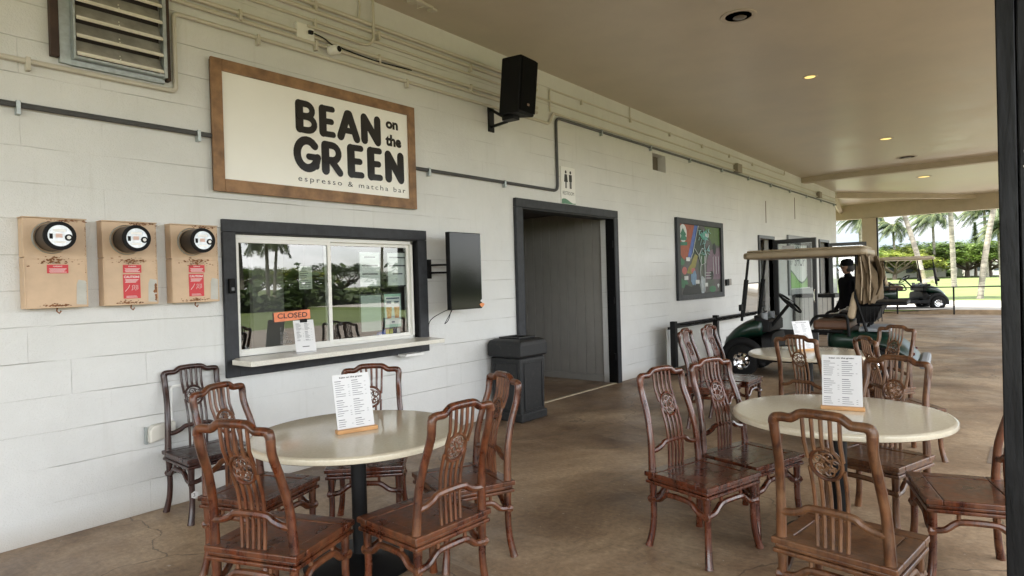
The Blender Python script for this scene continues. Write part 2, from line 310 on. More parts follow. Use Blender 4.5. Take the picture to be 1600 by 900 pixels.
def smooth_path(pts, k=6, closed=False):
    P = [Vector(p) for p in pts]; n = len(P); o = []
    rng = range(n if closed else n-1)
    for i in rng:
        if closed: a, b, c, d = P[i-1], P[i], P[(i+1) % n], P[(i+2) % n]
        else: a, b, c, d = P[max(i-1, 0)], P[i], P[i+1], P[min(i+2, n-1)]
        for j in range(k):
            t = j/k; o.append(.5*((2*b)+(c-a)*t+(2*a-5*b+4*c-d)*t*t+(3*b-a-3*c+d)*t**3))
    if not closed: o.append(P[-1])
    return o
def elbow(pts, r, k=5):
    """polyline with rounded corners"""
    P = [Vector(p) for p in pts]; o = [P[0]]
    for i in range(1, len(P)-1):
        a = (P[i-1]-P[i]); b = (P[i+1]-P[i]); rr = min(r, a.length*.49, b.length*.49)
        A = P[i]+a.normalized()*rr; B = P[i]+b.normalized()*rr
        for j in range(k+1):
            t = j/k; o.append(A*(1-t)**2+P[i]*2*t*(1-t)+B*t*t)
    o.append(P[-1]); return o
def text(body, m, parent, loc, w=None, h=None, size=.1, basis='wall', ext=.0006, off=0, name='lettering', sp=1, align='CENTER', mw=None, lines=1):
    """text mesh; basis: 'wall' faces -y; or a 3x3 Matrix"""
    cu = bpy.data.curves.new('t', 'FONT'); cu.body = body; cu.size = 1; cu.extrude = 0; cu.offset = off; cu.space_character = sp; cu.align_x = 'LEFT'; cu.resolution_u = 3
    to = bpy.data.objects.new('t', cu); col.objects.link(to); bpy.context.view_layer.update()
    me = bpy.data.meshes.new_from_object(to.evaluated_get(bpy.context.evaluated_depsgraph_get())); bpy.data.objects.remove(to)
    xs = [v.co.x for v in me.vertices]; ys = [v.co.y for v in me.vertices]; x0, x1, y0, y1 = min(xs), max(xs), min(ys), max(ys)
    sx = (w/(x1-x0)) if w else None; sy = (h/(y1-y0)) if h else None
    sx = sx or sy or size; sy = sy or sx
    B = Matrix(((1, 0, 0), (0, 0, -1), (0, 1, 0))) if basis == 'wall' else basis
    for v in me.vertices:
        v.co = B @ Vector(((v.co.x-x0)*sx, (v.co.y-y0)*sy, 0))
    me.materials.clear(); me.materials.append(m)
    o = bpy.data.objects.new(name, me); col.objects.link(o); o.parent = parent; o.location = loc
    return o
YW = 4.922     # wall face
def onwall(d=0): return lambda u, v, e: (u, YW-d-e, v)

# ================================================================== SETTING
def smooth01(t): t = max(0, min(1, t)); return t*t*(3-2*t)
def gz(x, y):
    a = smooth01((x-27.25)/.12); far = smooth01((x-60)/60)
    return -.07+.19*a*smooth01((y+2.0+6)/4 if x < 27 else 1) + .25*far
GRASS = mat('lawn', (.068, .095, .018), .9, col2=(.125, .16, .04), vs=.35, contrast=(.3, .7), detail=9, bump=.6, bs=25)
xs = [-150, -60, -25, -10, 0, 10, 20, 26.9, 27.24, 27.4, 29, 33, 40, 55, 75, 100, 130, 180, 300, 700]
ys = [-700, -300, -160, -100, -60, -35, -20, -10, -5, -2.6, 0, 3, 6, 10, 20, 40, 80, 150, 300, 700]
mb = MB(); mb.v = [(x, y, gz(x, y)) for y in ys for x in xs]; nx = len(xs)
mb.f = [(j*nx+i, j*nx+i+1, (j+1)*nx+i+1, (j+1)*nx+i) for j in range(len(ys)-1) for i in range(nx-1)]; mb.mi = [0]*len(mb.f)
tag(mb.build('ground', GRASS), kind='structure')
PATHM = mat('cart_path', (.36, .33, .29), .85, var=.15, vs=1.5, bump=.4, bs=40)
mb = MB()
def strip(pts, dz):
    for i in range(len(pts)-1):
        (a, b), (c, d) = pts[i], pts[i+1]; mb.quad((*a, gz(*a)+dz), (*b, gz(*b)+dz), (*d, gz(*d)+dz), (*c, gz(*c)+dz))
strip([((27.42, -40), (34.5, -40)), ((27.42, -10), (34.8, -10)), ((27.42, 0), (35.2, 0)), ((27.42, 4), (35.6, 4)), ((27.42, 9), (36.2, 9)), ((27.42, 40), (38, 40))], .006)
tag(mb.build('cart_path', PATHM), kind='structure')
mb = MB()
for a in (-40, -22, -10, 0, 12, 20): pass
strip([((-60, -14.6), (-60, -2.65)), ((-20, -14.6), (-20, -2.65)), ((0, -14.3), (0, -2.65)), ((12, -14), (12, -2.65)), ((26.8, -13.4), (26.8, -2.65))], .006)
tag(mb.build('path', mat('road', (.20, .165, .13), .85, var=.2, vs=1.2)), kind='structure')
# slab
mb = MB(); mb.box(-8, 27.0, -2.6, 9.5, -.12, 0)
tag(mb.build('floor', FLOOR), kind='structure')
KERB = mat('kerb_concrete', (.34, .25, .16), .85, var=.2, vs=4, bump=.4, bs=30)
mb = MB()
mb._a([(27.06, 5.2, -.1), (27.06, -9, -.1), (27.26, 5.2, -.1), (27.26, -9, -.1), (27.06, 5.2, .02), (27.06, 2.6, .15), (27.06, -9, .17), (27.26, 5.2, .02), (27.26, 2.6, .15), (27.26, -9, .17)],
      [(4, 5, 8, 7), (5, 6, 9, 8), (0, 1, 6, 5, 4), (2, 7, 8, 9, 3), (0, 4, 7, 2), (1, 3, 9, 6), (0, 2, 3, 1)])
tag(mb.build('kerb', KERB, bevel=.01), kind='structure')

# --- wall with openings
OPEN = [(2.50, 4.43, 1.03, 2.03), (6.165, 8.37, 0, 2.49), (9.76, 10.25, 3.385, 3.67), (14.95, 15.95, 0, 2.42), (17.2, 19.22, 1.19, 2.41), (20.25, 21.25, 0, 2.5)]
X0, X1, Z1 = -8, 22.39, 4.5; TH = .2
def wall_mesh():
    xs = sorted({X0, X1, *[v for o in OPEN for v in o[:2]]}); zs = sorted({0, Z1, *[v for o in OPEN for v in o[2:]]})
    mb = MB()
    def hole(i, j):
        if i < 0 or j < 0 or i >= len(xs)-1 or j >= len(zs)-1: return False
        cx, cz = (xs[i]+xs[i+1])/2, (zs[j]+zs[j+1])/2
        return any(o[0] < cx < o[1] and o[2] < cz < o[3] for o in OPEN)
    def solid(i, j): return 0 <= i < len(xs)-1 and 0 <= j < len(zs)-1 and not hole(i, j)
    y0, y1 = YW, YW+TH
    for i in range(len(xs)-1):
        for j in range(len(zs)-1):
            if not solid(i, j): continue
            a, b, c, d = xs[i], xs[i+1], zs[j], zs[j+1]
            mb.quad((a, y0, c), (b, y0, c), (b, y0, d), (a, y0, d)); mb.quad((a, y1, c), (a, y1, d), (b, y1, d), (b, y1, c))
            if not solid(i-1, j): mb.quad((a, y0, c), (a, y0, d), (a, y1, d), (a, y1, c))
            if not solid(i+1, j): mb.quad((b, y0, c), (b, y1, c), (b, y1, d), (b, y0, d))
            if not solid(i, j-1): mb.quad((a, y0, c), (a, y1, c), (b, y1, c), (b, y0, c))
            if not solid(i, j+1): mb.quad((a, y0, d), (b, y0, d), (b, y1, d), (a, y1, d))
    return mb
tag(wall_mesh().build('wall', WALL), 'long pale grey painted concrete block wall of the clubhouse', 'wall', kind='structure')
# end return wall
tag(box('end_wall', WALL, X1-.2, X1-.002, YW+TH+.002, 9.5, 0, 4.4), 'block wall returning at the far end of the building', 'wall', kind='structure')
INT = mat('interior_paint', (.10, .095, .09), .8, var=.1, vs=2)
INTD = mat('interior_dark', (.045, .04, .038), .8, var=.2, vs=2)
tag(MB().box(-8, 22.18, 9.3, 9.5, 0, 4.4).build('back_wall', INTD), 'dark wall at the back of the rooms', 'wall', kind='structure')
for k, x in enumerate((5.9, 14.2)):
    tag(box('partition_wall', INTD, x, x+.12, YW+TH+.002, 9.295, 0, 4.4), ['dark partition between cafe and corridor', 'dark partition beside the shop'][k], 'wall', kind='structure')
# restroom screen wall with grooved boards
PANEL = mat('grooved_panel', (.29, .28, .26), .55, var=.05, vs=3, bump=.1, bs=60)
ob = empty('panel_wall', (8.40, 0, 0), 0, 'grey grooved board partition inside the restroom entrance', 'wall')
mb = MB(); y = YW+TH+.01
while y < 8.0:
    mb.box(0, .02, y, y+.152, .10, 2.78); mb.box(.012, .02, y+.152, y+.164, .10, 2.78); y += .164
mb.build('boards', PANEL, ob, bevel=.004)
box('baseboard', PANEL, -.015, .02, YW+TH+.01, 8.05, .0, .098, ob, .003)
box('backing', INT, .021, .08, YW+TH+.01, 8.05, 0, 2.78, ob)
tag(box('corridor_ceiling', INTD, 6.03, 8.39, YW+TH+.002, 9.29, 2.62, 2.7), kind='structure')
tag(MB().box(6.17, 8.366, YW-.02, YW+.03, .0, .006).build('door_threshold', mat('threshold', (.55, .47, .33), .5)), 'thin cream strip across the floor of the restroom doorway', 'threshold')

# --- roof / ceiling
def cz(x): return 4.372-.0095*x
mb = MB()
x0, x1, ya, yb = -8, 28.6, -2.3, 5.4
mb._a([(x0, ya, cz(x0)), (x1, ya, cz(x1)), (x1, yb+4, cz(x1)), (x0, yb+4, cz(x0)), (x0, ya, cz(x0)+.3), (x1, ya, cz(x1)+.3), (x1, yb+4, cz(x1)+.3), (x0, yb+4, cz(x0)+.3)],
      [(0, 1, 2, 3), (4, 7, 6, 5), (0, 4, 5, 1), (1, 5, 6, 2), (2, 6, 7, 3), (3, 7, 4, 0)])
tag(mb.build('ceiling', CEIL), kind='structure')
tag(box('shading_fascia', BEAM, -8, 28.6, -2.38, -2.302, 3.78, 4.75), 'unseen painted fascia along the open side of the roof, lowered to shade the upper wall', 'fascia', kind='structure')  # out of view; bottom edge dropped below the ceiling to shade the upper wall
bm1 = tag(box('roof_beam', BEAM, 18.55, 18.8, -2.29, YW-.004, 4.055, 4.3, bevel=.008), 'nearest tan beam crossing the ceiling', 'beam', 'tan ceiling beams')
mb = MB(); mb._a([(22.6, 4.92, 3.98), (27.9, .75, 3.98), (28.2, .75, 3.98), (22.9, 4.92, 3.98), (22.6, 4.92, 4.3), (27.9, .75, 4.3), (28.2, .75, 4.3), (22.9, 4.92, 4.3)],
    [(0, 1, 2, 3), (4, 7, 6, 5), (0, 4, 5, 1), (1, 5, 6, 2), (2, 6, 7, 3), (3, 7, 4, 0)])
tag(mb.build('roof_beam', BEAM, bevel=.008), 'tan ceiling beam beyond the end of the block wall', 'beam', 'tan ceiling beams')
mb = MB(); mb.box(26.9, 27.2, -2.29, 9.4, 3.58, 4.3)
tag(mb.build('roof_beam', BEAM, bevel=.008), 'deep tan beam over the open far end of the terrace', 'beam', 'tan ceiling beams')
mb = MB(); mb.tube([(22.5, 5.0, 4.0), (26.9, 5.75, 3.9)], .09, 4)
tag(mb.build('roof_strut', BEAM), 'short tan strut above the far post', 'strut')
po = empty('far_post', (27.03, 4.78, 0), 0, 'square tan post holding the deep beam at the far end', 'post')
box('shaft', BEAM, -.2, .2, -.24, .24, .12, 3.575, po, .01); box('footing', BEAM, -.24, .24, -.28, .28, 0, .118, po, .01)
box('black_strip', BLACKP, -.18, -.1, -.285, -.243, .12, 3.57, po)
# near column, charcoal timber
COLM = mat('charcoal_timber', (.005, .0053, .006), .45, spec=.2, var=.4, vs=10, vscale=(1, 1, .3), bump=.9, bs=26, bscale=(1, 1, .18), rvar=.12)
cpo = empty('timber_column', (2.925, -.055, 0), 0, 'charcoal painted timber column in the right foreground', 'column')
W_ = .15
box('post', COLM, -W_, W_, -W_, W_-.055, .1, 4.3, cpo, .006)
box('trim_board', COLM, -W_-.006, W_, W_-.053, W_, .1, 4.29, cpo, .004)
box('base_plate', mat('dark_steel', (.03, .03, .03), .5), -W_-.02, W_+.02, -W_-.03, W_+.02, 0, .098, cpo, .003)
mb = MB(); random.seed(3)
for k in range(26):
    zc = random.uniform(.2, 2.2); yy = random.uniform(-.12, .08); s = random.uniform(.001, .005)
    mb.box(-W_-.0035, -W_-.0005, yy-s, yy+s*1.2, zc-s, zc+s*random.uniform(.6, 2))
mb.box(-W_-.0035, -W_-.0005, -.13, .085, .655, .661)
mb.build('paint_chips', mat('chip', (.42, .4, .38), .8), cpo)

# ================================================================== WALL FIXTURES
# --- conduits
def conduit(name, pts, r, m, label, straps=(), group=None, rad=.05, cat='conduit'):
    o = MB().tube(elbow(pts, rad), r, 8).build(name, m, None, True); tag(o, label, cat, group)
    if straps:
        for (x, z) in straps:
            MB().box(x-.012, x+.012, YW-.001-2*r-.012, YW-.001, z-r-.045, z+r+.004).build('strap', GALV if m is CONDG else CONDW, o, bevel=.003)
    return o
yc = lambda r: YW-r-.004
r = .019
conduit('conduit', [(-6, yc(r), 2.768), (2.40, yc(r), 2.768)], r, CONDG, 'dark grey conduit running into the left side of the cafe sign', [(1.13, 2.768), (2.24, 2.768)])
conduit('conduit', [(4.36, yc(r), 2.768), (6.96, yc(r), 2.768), (6.96, yc(r), 3.742), (22.38, yc(r), 3.742)], r, CONDG, 'dark grey conduit rising from the right of the cafe sign then running along the wall', [(4.62, 2.768), (5.85, 2.768)]+[(8.1+k*1.55, 3.742) for k in range(10)], rad=.09)
r = .018
conduit('conduit', [(-6, yc(r), 3.055), (2.09, yc(r), 3.055), (2.09, yc(r), 3.635), (6.80, yc(r), 3.635), (6.9, yc(r), 3.79), (22.38, yc(r), 3.82)], r, CONDW, 'painted conduit that loops under the wall shutter and above the sign', [(1.19, 3.055), (2.75, 3.635), (4.35, 3.635)], rad=.04)
for k, (z, lb) in enumerate([(4.085, 'topmost painted pipe high on the block wall'), (4.02, 'painted pipe just below the topmost one'), (3.935, 'single painted pipe in the gap between the two bundles'),
                             (3.79, 'upper pipe of the lower bundle behind the loudspeaker'), (3.735, 'lowest pipe of the bundle running behind the loudspeaker')]):
    rr = (.021, .020, .014, .020, .018)[k]
    end = 6.55 if k != 2 else 22.36
    conduit('wall_pipe', [(-6, yc(rr), z), (end, yc(rr), z)], rr, CONDW, lb, [(x, z) for x in ([1.0, 2.6, 4.0, 5.3] if k in (1, 3) else [3.3])], 'painted pipes on the wall')
conduit('wall_pipe', [(6.84, yc(.012), 3.80), (6.84, yc(.012), 4.10), (17.0, yc(.012), 4.09), (17.0, yc(.012), 4.20)], .012, CONDW, 'thin painted pipe running high along the wall beyond the loudspeaker', [(7.6+k*1.4, 4.095) for k in range(6)], 'painted pipes on the wall')
conduit('wall_pipe', [(9.0, yc(.01), 4.11), (9.0, yc(.01), 4.285)], .01, CONDW, 'short vertical pipe dropping from the ceiling', (), 'painted pipes on the wall')
conduit('wall_pipe', [(3.93, YW-.05, 4.33), (3.93, YW-.05, 3.86), (3.2, YW-.05, 3.86)], .013, CONDW, 'curved painted pipe bending down from the ceiling over the sign', (), 'painted pipes on the wall', rad=.14)
conduit('wall_pipe', [(3.78, YW-.02, 4.33), (3.80, YW-.02, 4.22), (3.78, YW-.02, 4.1)], .009, CONDW, 'wavy thin pipe beside the curved pipe', (), 'painted pipes on the wall', rad=.05)
for k, (x, z) in enumerate(((13.6, 3.86), (20.2, 3.87))):
    tag(MB().box(x-.13, x+.13, YW-.1, YW-.001, z-.09, z+.09).build('junction_box', mat('boxgrey', (.28, .25, .21), .6), bevel=.008), ['small junction box on the pipes above the course map', 'small junction box on the pipes near the end of the wall'][k], 'junction box')
# camera + box + cable
jb = empty('socket_box', (3.19, YW, 3.80), 0, 'white open socket box on the pipes above the sign', 'socket box')
box('plate', WHITEP, -.085, .085, -.045, -.001, -.06, .07, jb, .004); box('plug', BLACKPL, .02, .06, -.075, -.046, -.01, .02, jb, .004)
sc_ = empty('security_camera', (3.42, YW, 3.70), 0, 'small white cylindrical security camera above the cafe sign', 'camera')
MB().lathe([(.001, -.15), (.036, -.15), (.042, -.14), (.042, -.05), (.036, -.04), (.001, -.04)], 20, axis='y', rot=Matrix.Rotation(.25, 3, 'Z')).build('housing', WHITEP, sc_, True)
MB().lathe([(.001, -.156), (.026, -.156), (.026, -.149), (.001, -.149)], 20, axis='y', rot=Matrix.Rotation(.25, 3, 'Z')).build('lens', BLACKPL, sc_, True)
MB().tube([(0, -.001, .05), (0, -.04, .05), (0, -.08, .03)], .012, 8).build('mount', WHITEP, sc_, True)
tag(MB().tube(smooth_path([(3.26, YW-.07, 3.80), (3.36, YW-.06, 3.79), (3.46, YW-.045, 3.76), (3.52, YW-.045, 3.765), (3.62, YW-.05, 3.75), (3.95, YW-.045, 3.74), (4.4, YW-.05, 3.755)], 4), .006, 6).build('power_cable', BLACKPL, None, True), 'thin black cable running right from the socket box', 'cable')
# wall shutter
lv = empty('exhaust_shutter', (1.36, YW, 3.09), 0, 'galvanised louvre shutter in the block wall at upper left', 'shutter')
BRW = mat('old_wood', (.045, .024, .016), .7, var=.3, vs=8)
box('wood_frame', BRW, -.05, -.002, -.05, -.002, .03, .9, lv, .004); box('wood_frame', BRW, .655, .685, -.06, -.002, .02, .9, lv, .004)
mb = MB(); mb.box(0, .07, -.035, -.002, 0, .9); mb.box(.07, .65, -.035, -.002, 0, .035); mb.box(.625, .65, -.09, -.036, .03, .9); mb.box(.066, .08, -.09, -.036, .03, .9); mb.box(.08, .625, -.09, -.036, .036, .05)
mb.build('flange', GALV, lv, bevel=.003)
box('dark_back', INTD, .08, .625, -.012, -.003, .05, .9, lv)
SL = mat('shutter_blade', (.33, .31, .27), .5, metal=.15, var=.25, vs=6)
LIP = mat('blade_lip', (.80, .77, .68), .35, var=.1, vs=8)  # paler than the blade: light caught along the lip is in this colour
for k in range(7):
    z = .06+k*.118
    if z > .86: break
    b = MB().quad((.085, -.085, z), (.62, -.085, z), (.62, -.02, z+.112), (.085, -.02, z+.112)).build('blade', SL, lv)
    MB().box(.085, .62, -.098, -.086, z-.004, z+.018, Matrix.Rotation(-.5, 3, 'X')).build('lip', LIP, b)
    MB().box(.345, .352, -.072, -.066, z+.03, z+.036).box(.345, .352, -.062, -.056, z+.055, z+.061).build('rivet', LIP, b)
# --- cafe sign
sg = empty('cafe_sign', (2.34, YW, 2.34), 0, 'large cafe sign with wooden frame reading BEAN on the GREEN', 'sign')
Wd, Hd = 2.075, 1.035
box('backing', BRW, .01, Wd-.01, -.03, -.003, .01, Hd-.01, sg)
for (a, b, c, d) in ((0, .085, 0, Hd), (Wd-.085, Wd, 0, Hd), (.086, Wd-.086, 0, .10), (.086, Wd-.086, Hd-.09, Hd)):
    box('frame_board', SIGNW, a, b, -.058, -.031, c, d, sg, .003)
MB().box(.07, Wd-.07, -.036, -.0305, .08, Hd-.07).build('banner', BANNER, sg)
bn = children(sg)[-1]
class Glyph:
    def __init__(s, x, z, w, h, wu): s.x = x; s.z = z; s.sx = w/wu; s.sz = h; s.mb = MB(); s.k = 0
    def st(s, pts, th=.24):
        P = [(s.x+u*s.sx, s.z+v*s.sz) for u, v in pts]; t = th*s.sz/2
        for i in range(len(P)-1):
            a, b = Vector(P[i]), Vector(P[i+1]); d = b-a
            if d.length < 1e-6: continue
            n_ = Vector((-d.y, d.x)).normalized()*t; y = -.0375-.00012*s.k; s.k += 1
            s.mb.quad(*[(q.x, y, q.y) for q in (a+n_, a-n_, b-n_, b+n_)])
        for p in P:
            y = -.0375-.00012*s.k; s.k += 1
            s.mb.quad(*[(p[0]+t*math.cos(q*PI/6)*(1 if True else 1), y, p[1]+t*math.sin(q*PI/6)) for q in range(12)])
def arc(cx, cy, rx, ry, a0, a1, n=9): return [(cx+rx*math.cos(R(a0+(a1-a0)*i/n)), cy+ry*math.sin(R(a0+(a1-a0)*i/n))) for i in range(n+1)]
def letters(word, boxes):
    for ch, (x0, x1, z0, z1) in zip(word, boxes):
        wu = {'N': .92, 'A': .92, 'G': .86, 'E': .62, 'B': .74, 'R': .78}[ch]
        g = Glyph(x0-2.34, z0-2.34, x1-x0, z1-z0, wu); t = .13; T = .275
        if ch == 'E': g.st([(t, t), (t, 1-t)], T); g.st([(t, 1-.1), (wu-.11, 1-.09)], .19); g.st([(t, .5), (wu-.16, .51)], .19); g.st([(t, .1), (wu-.1, .11)], .19)
        if ch == 'N': g.st([(t, t), (t, 1-t), (wu-t, t), (wu-t, 1-t)], T)
        if ch == 'A': g.st([(t, t-.02), (wu/2-.03, 1-t), (wu/2+.03, 1-t), (wu-t, t-.02)], T); g.st([(.3, .33), (wu-.3, .33)], .2)
        if ch == 'B': g.st([(t, t), (t, 1-t)], T); g.st([(t, .9)]+arc(.36, .715, .2, .185, 90, -90)+[(t, .53)], .2); g.st([(t, .51)]+arc(.38, .305, .24, .205, 90, -90)+[(t, .1)], .2)
        if ch == 'R': g.st([(t, t), (t, 1-t)], T); g.st([(t, .9)]+arc(.38, .67, .24, .225, 90, -90)+[(t, .45)], .21); g.st([(.34, .44), (wu-.13, .1)], .23)
        if ch == 'G': g.st(arc(.46, .5, .34, .385, 42, 350, 18), .23); g.st([(wu-.11, .42), (wu-.11, .2)], .2); g.st([(wu-.11, .44), (.5, .44)], .18)
        g.mb.build('letter', VINYL, bn, recalc=False)
letters('BEAN', [(3.066, 3.285, 2.915, 3.20), (3.303, 3.472, 2.915, 3.20), (3.490, 3.738, 2.918, 3.20), (3.762, 3.98, 2.918, 3.205)])
letters('GREEN', [(3.036, 3.29, 2.578, 2.892), (3.318, 3.54, 2.578, 2.88), (3.592, 3.778, 2.58, 2.893), (3.822, 3.996, 2.58, 2.9), (4.04, 4.258, 2.582, 2.893)])
text('on', VINYL, bn, (1.712, -.038, .77), w=.155, h=.075, off=.05); text('the', VINYL, bn, (1.704, -.038, .60), w=.20, h=.115, off=.05)
text('espresso & matcha bar', VINYL, bn, (.735, -.038, .140), w=1.205, h=.062, sp=1.35)
# --- meters
METC = mat('meter_beige', (.56, .40, .265), .5, var=.08, vs=6, bump=.05, bs=60)
RUST = mat('rust', (.10, .035, .012), .9, col2=(.28, .12, .05), vs=20)
REDL = mat('red_label', (.55, .03, .04), .5)
METG = mat('meter_face', (.62, .68, .74), .12, var=.25, vs=14, coat=.5)
DKB = mat('meter_brown', (.012, .008, .006), .35, spec=.3)
def blob(mb, cx, cz, s, y, n=9, seed=0, asp=1):
    rnd = random.Random(seed); mb.quad(*[(cx+s*asp*rnd.uniform(.45, 1.1)*math.cos(2*PI*k/n), y, cz+s*rnd.uniform(.4, 1.1)*math.sin(2*PI*k/n)) for k in range(n)])
labs = ['leftmost electric meter, beige box with one small red label', 'middle electric meter with tall red caution label and rusty lower right corner', 'right electric meter beside the cafe window with tall red caution label']
for i, x in enumerate((1.113, 1.547, 1.985)):
    me_ = empty('electric_meter', (x, YW, 1.487), 0, labs[i], 'electric meter', 'electric meters on the wall')
    mb = MB(); mb.box(0, .342, -.10, -.002, .325, .57); mb.box(0, .342, -.10, -.002, 0, .322); bx = mb.build('enclosure', METC, me_, bevel=.004)
    MB().box(-.004, .346, -.106, -.002, .571, .577).build('top_flashing', METC, me_, bevel=.001); MB().box(.005, .337, -.1045, -.1008, .312, .333).build('seam_flashing', METC, me_, bevel=.001)
    for xa in (.001, .334): MB().box(xa, xa+.007, -.1045, -.1005, .002, .31).build('folded_edge', METC, me_, bevel=.002)
    mb = MB(); rnd = random.Random(i)
    for q in range(260):
        t = rnd.random()
        if t < .3: blob(mb, .17+rnd.gauss(0, .05), .30+rnd.gauss(0, .012), rnd.uniform(.0012, .006), -.1046-q*1e-5, seed=q+i*99, asp=2)
        elif t < .5: blob(mb, .24+rnd.gauss(0, .05), .56+rnd.gauss(0, .005), rnd.uniform(.001, .005), -.1012-q*1e-5, seed=q+i*99, asp=2)
        elif t < .7: blob(mb, .17+rnd.gauss(0, .04), .012+abs(rnd.gauss(0, .008)), rnd.uniform(.001, .006), -.1012-q*1e-5, seed=q+i*99, asp=1.8)
        else: blob(mb, .338-abs(rnd.gauss(0, .004)), rnd.uniform(.02, .55), rnd.uniform(.001, .004), -.1012-q*1e-5, seed=q+i*99, asp=.7)
    if i == 1:
        for q in range(12): blob(mb, .325+rnd.gauss(0, .005), rnd.uniform(.03, .14), rnd.uniform(.008, .02), -.1030-q*1e-5, seed=q, asp=.8)
    mb.build('rust_stains', RUST, me_, recalc=False)
    mb = MB(); s0 = .275; blobw = [(s0, .02), (.332, .015), (.335, .17), (.29, .18), (s0+.004, .15)]
    mb.quad(*[(u, -.1020, v) for u, v in blobw]); mb.build('bare_patch', mat('bare_paint', (.48, .47, .43), .6, var=.1, vs=10), me_, recalc=False)
    cx, czz = .145, .448
    MB().lathe([(.098, -.12), (.102, -.112), (.102, -.1005)], 32, (cx, 0, czz), 'y', cap=False).build('collar', GALV, me_, True)
    MB().lathe([(.089, -.285), (.089, -.121)], 32, (cx, 0, czz), 'y').build('drum', DKB, me_, True)
    MB().lathe([(.066, -.297), (.086, -.296), (.0885, -.2855), (.086, -.284), (.066, -.284)], 32, (cx, 0, czz), 'y', cap=False).build('rim', BLACKPL, me_, True)
    fc = MB().lathe([(.001, -.291), (.0655, -.291), (.0655, -.286), (.001, -.286)], 28, (cx, 0, czz), 'y').build('meter_face', METG, me_, True)
    MB().box(cx-.035, cx+.03, -.2935, -.2915, czz+.025, czz+.04).build('nameplate', WHITEP, fc); MB().box(cx-.03, cx+.03, -.2935, -.2915, czz-.045, czz-.034).build('nameplate', WHITEP, fc)
    mb = MB(); mb.box(cx-.055, cx-.038, -.294, -.2915, czz-.02, czz+.012); mb.lathe([(.001, -.296), (.021, -.296), (.021, -.2915), (.001, -.2915)], 16, (cx+.045, 0, czz-.01), 'y'); mb.build('dial', BLACKPL, fc)
    MB().lathe([(.001, -.299), (.011, -.299), (.011, -.2965), (.001, -.2965)], 12, (cx+.045, 0, czz-.01), 'y').build('seal', WHITEP, fc)
    MB().box(cx-.022, cx+.012, -.2945, -.292, czz-.012, czz+.012).build('display', mat('displ', (.62, .42, .36), .4), fc)
    mb = MB(); mb.box(.12, .235, -.1030, -.1012, .222, .277); lb = mb.build('warning_label', REDL, me_)
    text('WARNING', WHITEP, lb, (.152, -.1036, .262), w=.05, h=.009)
    mb = MB()
    for q in range(4): mb.box(.130+.004*(q % 2), .225-.006*(q % 3), -.1038, -.1033, .249-.007*q, .2515-.007*q)
    mb.build('fine_print', WHITEP, lb)
    text('UNAPPROVED'[:0]+'METER', INKG, me_, (.14, -.1012, .283), w=.055, h=.010)
    if i:
        mb = MB(); mb.box(.118, .226, -.1030, -.1012, .045, .212); lb = mb.build('caution_label', REDL, me_)
        text('CAUTION!', WHITEP, lb, (.124, -.1036, .186), w=.096, h=.016, off=.02)
        mb = MB()
        for q in range(3): mb.box(.13+.004*(q % 2), .214-.008*(q % 3), -.1038, -.1033, .172-.008*q, .1755-.008*q)
        for q in range(2): mb.box(.135, .20+.006*q, -.1038, -.1033, .060-.008*q, .0625-.008*q)
        mb.build('fine_print', WHITEP, lb)
        mb = MB(); mb.tube([(.13, -.1037, .095), (.15, -.1037, .12), (.158, -.1037, .138)], .0016, 4)
        for q in range(4): mb.tube([(.17+.012*q, -.1037, .10+.006*(q % 2)), (.178+.011*q, -.1037, .118), (.172+.012*q, -.1037, .13-.004*q), (.182+.009*q, -.1037, .137)], .0013, 4)
        mb.build('pictogram', WHITEP, lb)
    MB().tube([(.18, -.06, 0), (.175, -.062, -.02), (.19, -.06, -.035), (.2, -.06, -.02)], .005, 5).build('hasp', RUST, me_)
# --- window with counter
wn = empty('service_window', (2.40, YW, .88), 0, 'cafe service window with charcoal frame and white sliding sashes', 'window')
x0, z0 = 2.40, .88
fr_ = [(0, .105, 0, 1.148), (2.03, 2.15, 0, 1.148), (0, 2.15, 1.150, 1.248), (.106, 2.029, 0, .085)]
for a, b, c, d in fr_: box('trim_board', TRIM, a, b, -.035, -.002, c, d, wn, .003)
mb = MB(); mb.box(.10, .104, -.034, .19, .15, 1.15); mb.box(2.018, 2.029, -.03, .16, .15, 1.15); mb.box(.106, 2.017, -.03, .16, 1.139, 1.149)
mb.build('jamb', BLACKP, wn)
VIN = mat('white_vinyl', (.74, .73, .69), .35)
ox, oz = .0, 0
mb = MB()
yo0, yo1 = .02, .09
mb.box(.12, 2.0, yo0, yo1, 1.10, 1.136); mb.box(.12, 2.0, yo0, yo1, .152, .175); mb.box(.106, .135, yo0, yo1, .152, 1.136); mb.box(1.975, 2.0, yo0, yo1, .152, 1.136)
mb.build('outer_frame', VIN, wn, bevel=.003)
def sash(nm, xa, xb, y, za, zb, sw=.035):
    s_ = MB(); s_.box(xa, xa+sw, y, y+.025, za, zb); s_.box(xb-sw, xb, y, y+.025, za, zb); s_.box(xa+sw, xb-sw, y, y+.025, za, za+sw); s_.box(xa+sw, xb-sw, y, y+.025, zb-sw, zb)
    o = s_.build(nm, VIN, wn, bevel=.003)
    MB().quad((xa+sw, y+.012, za+sw), (xb-sw, y+.012, za+sw), (xb-sw, y+.012, zb-sw), (xa+sw, y+.012, zb-sw)).build('pane', GLASS, o)
    return o
GLASS = glass_mat('window_glass', (.93, .97, .95), .10)
s1 = sash('sash', .118, 1.02, .022, .172, 1.105); s2 = sash('sash', .985, 1.985, .055, .172, 1.105)
sill = box('counter_slab', SILLM, 0, .1, 0, .1, 0, .1); bpy.data.objects.remove(sill)
mb = MB(); pl = [(2.50, YW-.002), (2.40, YW-.12), (2.405, YW-.40), (4.43, YW-.385), (4.50, YW-.10), (4.425, YW-.002)]
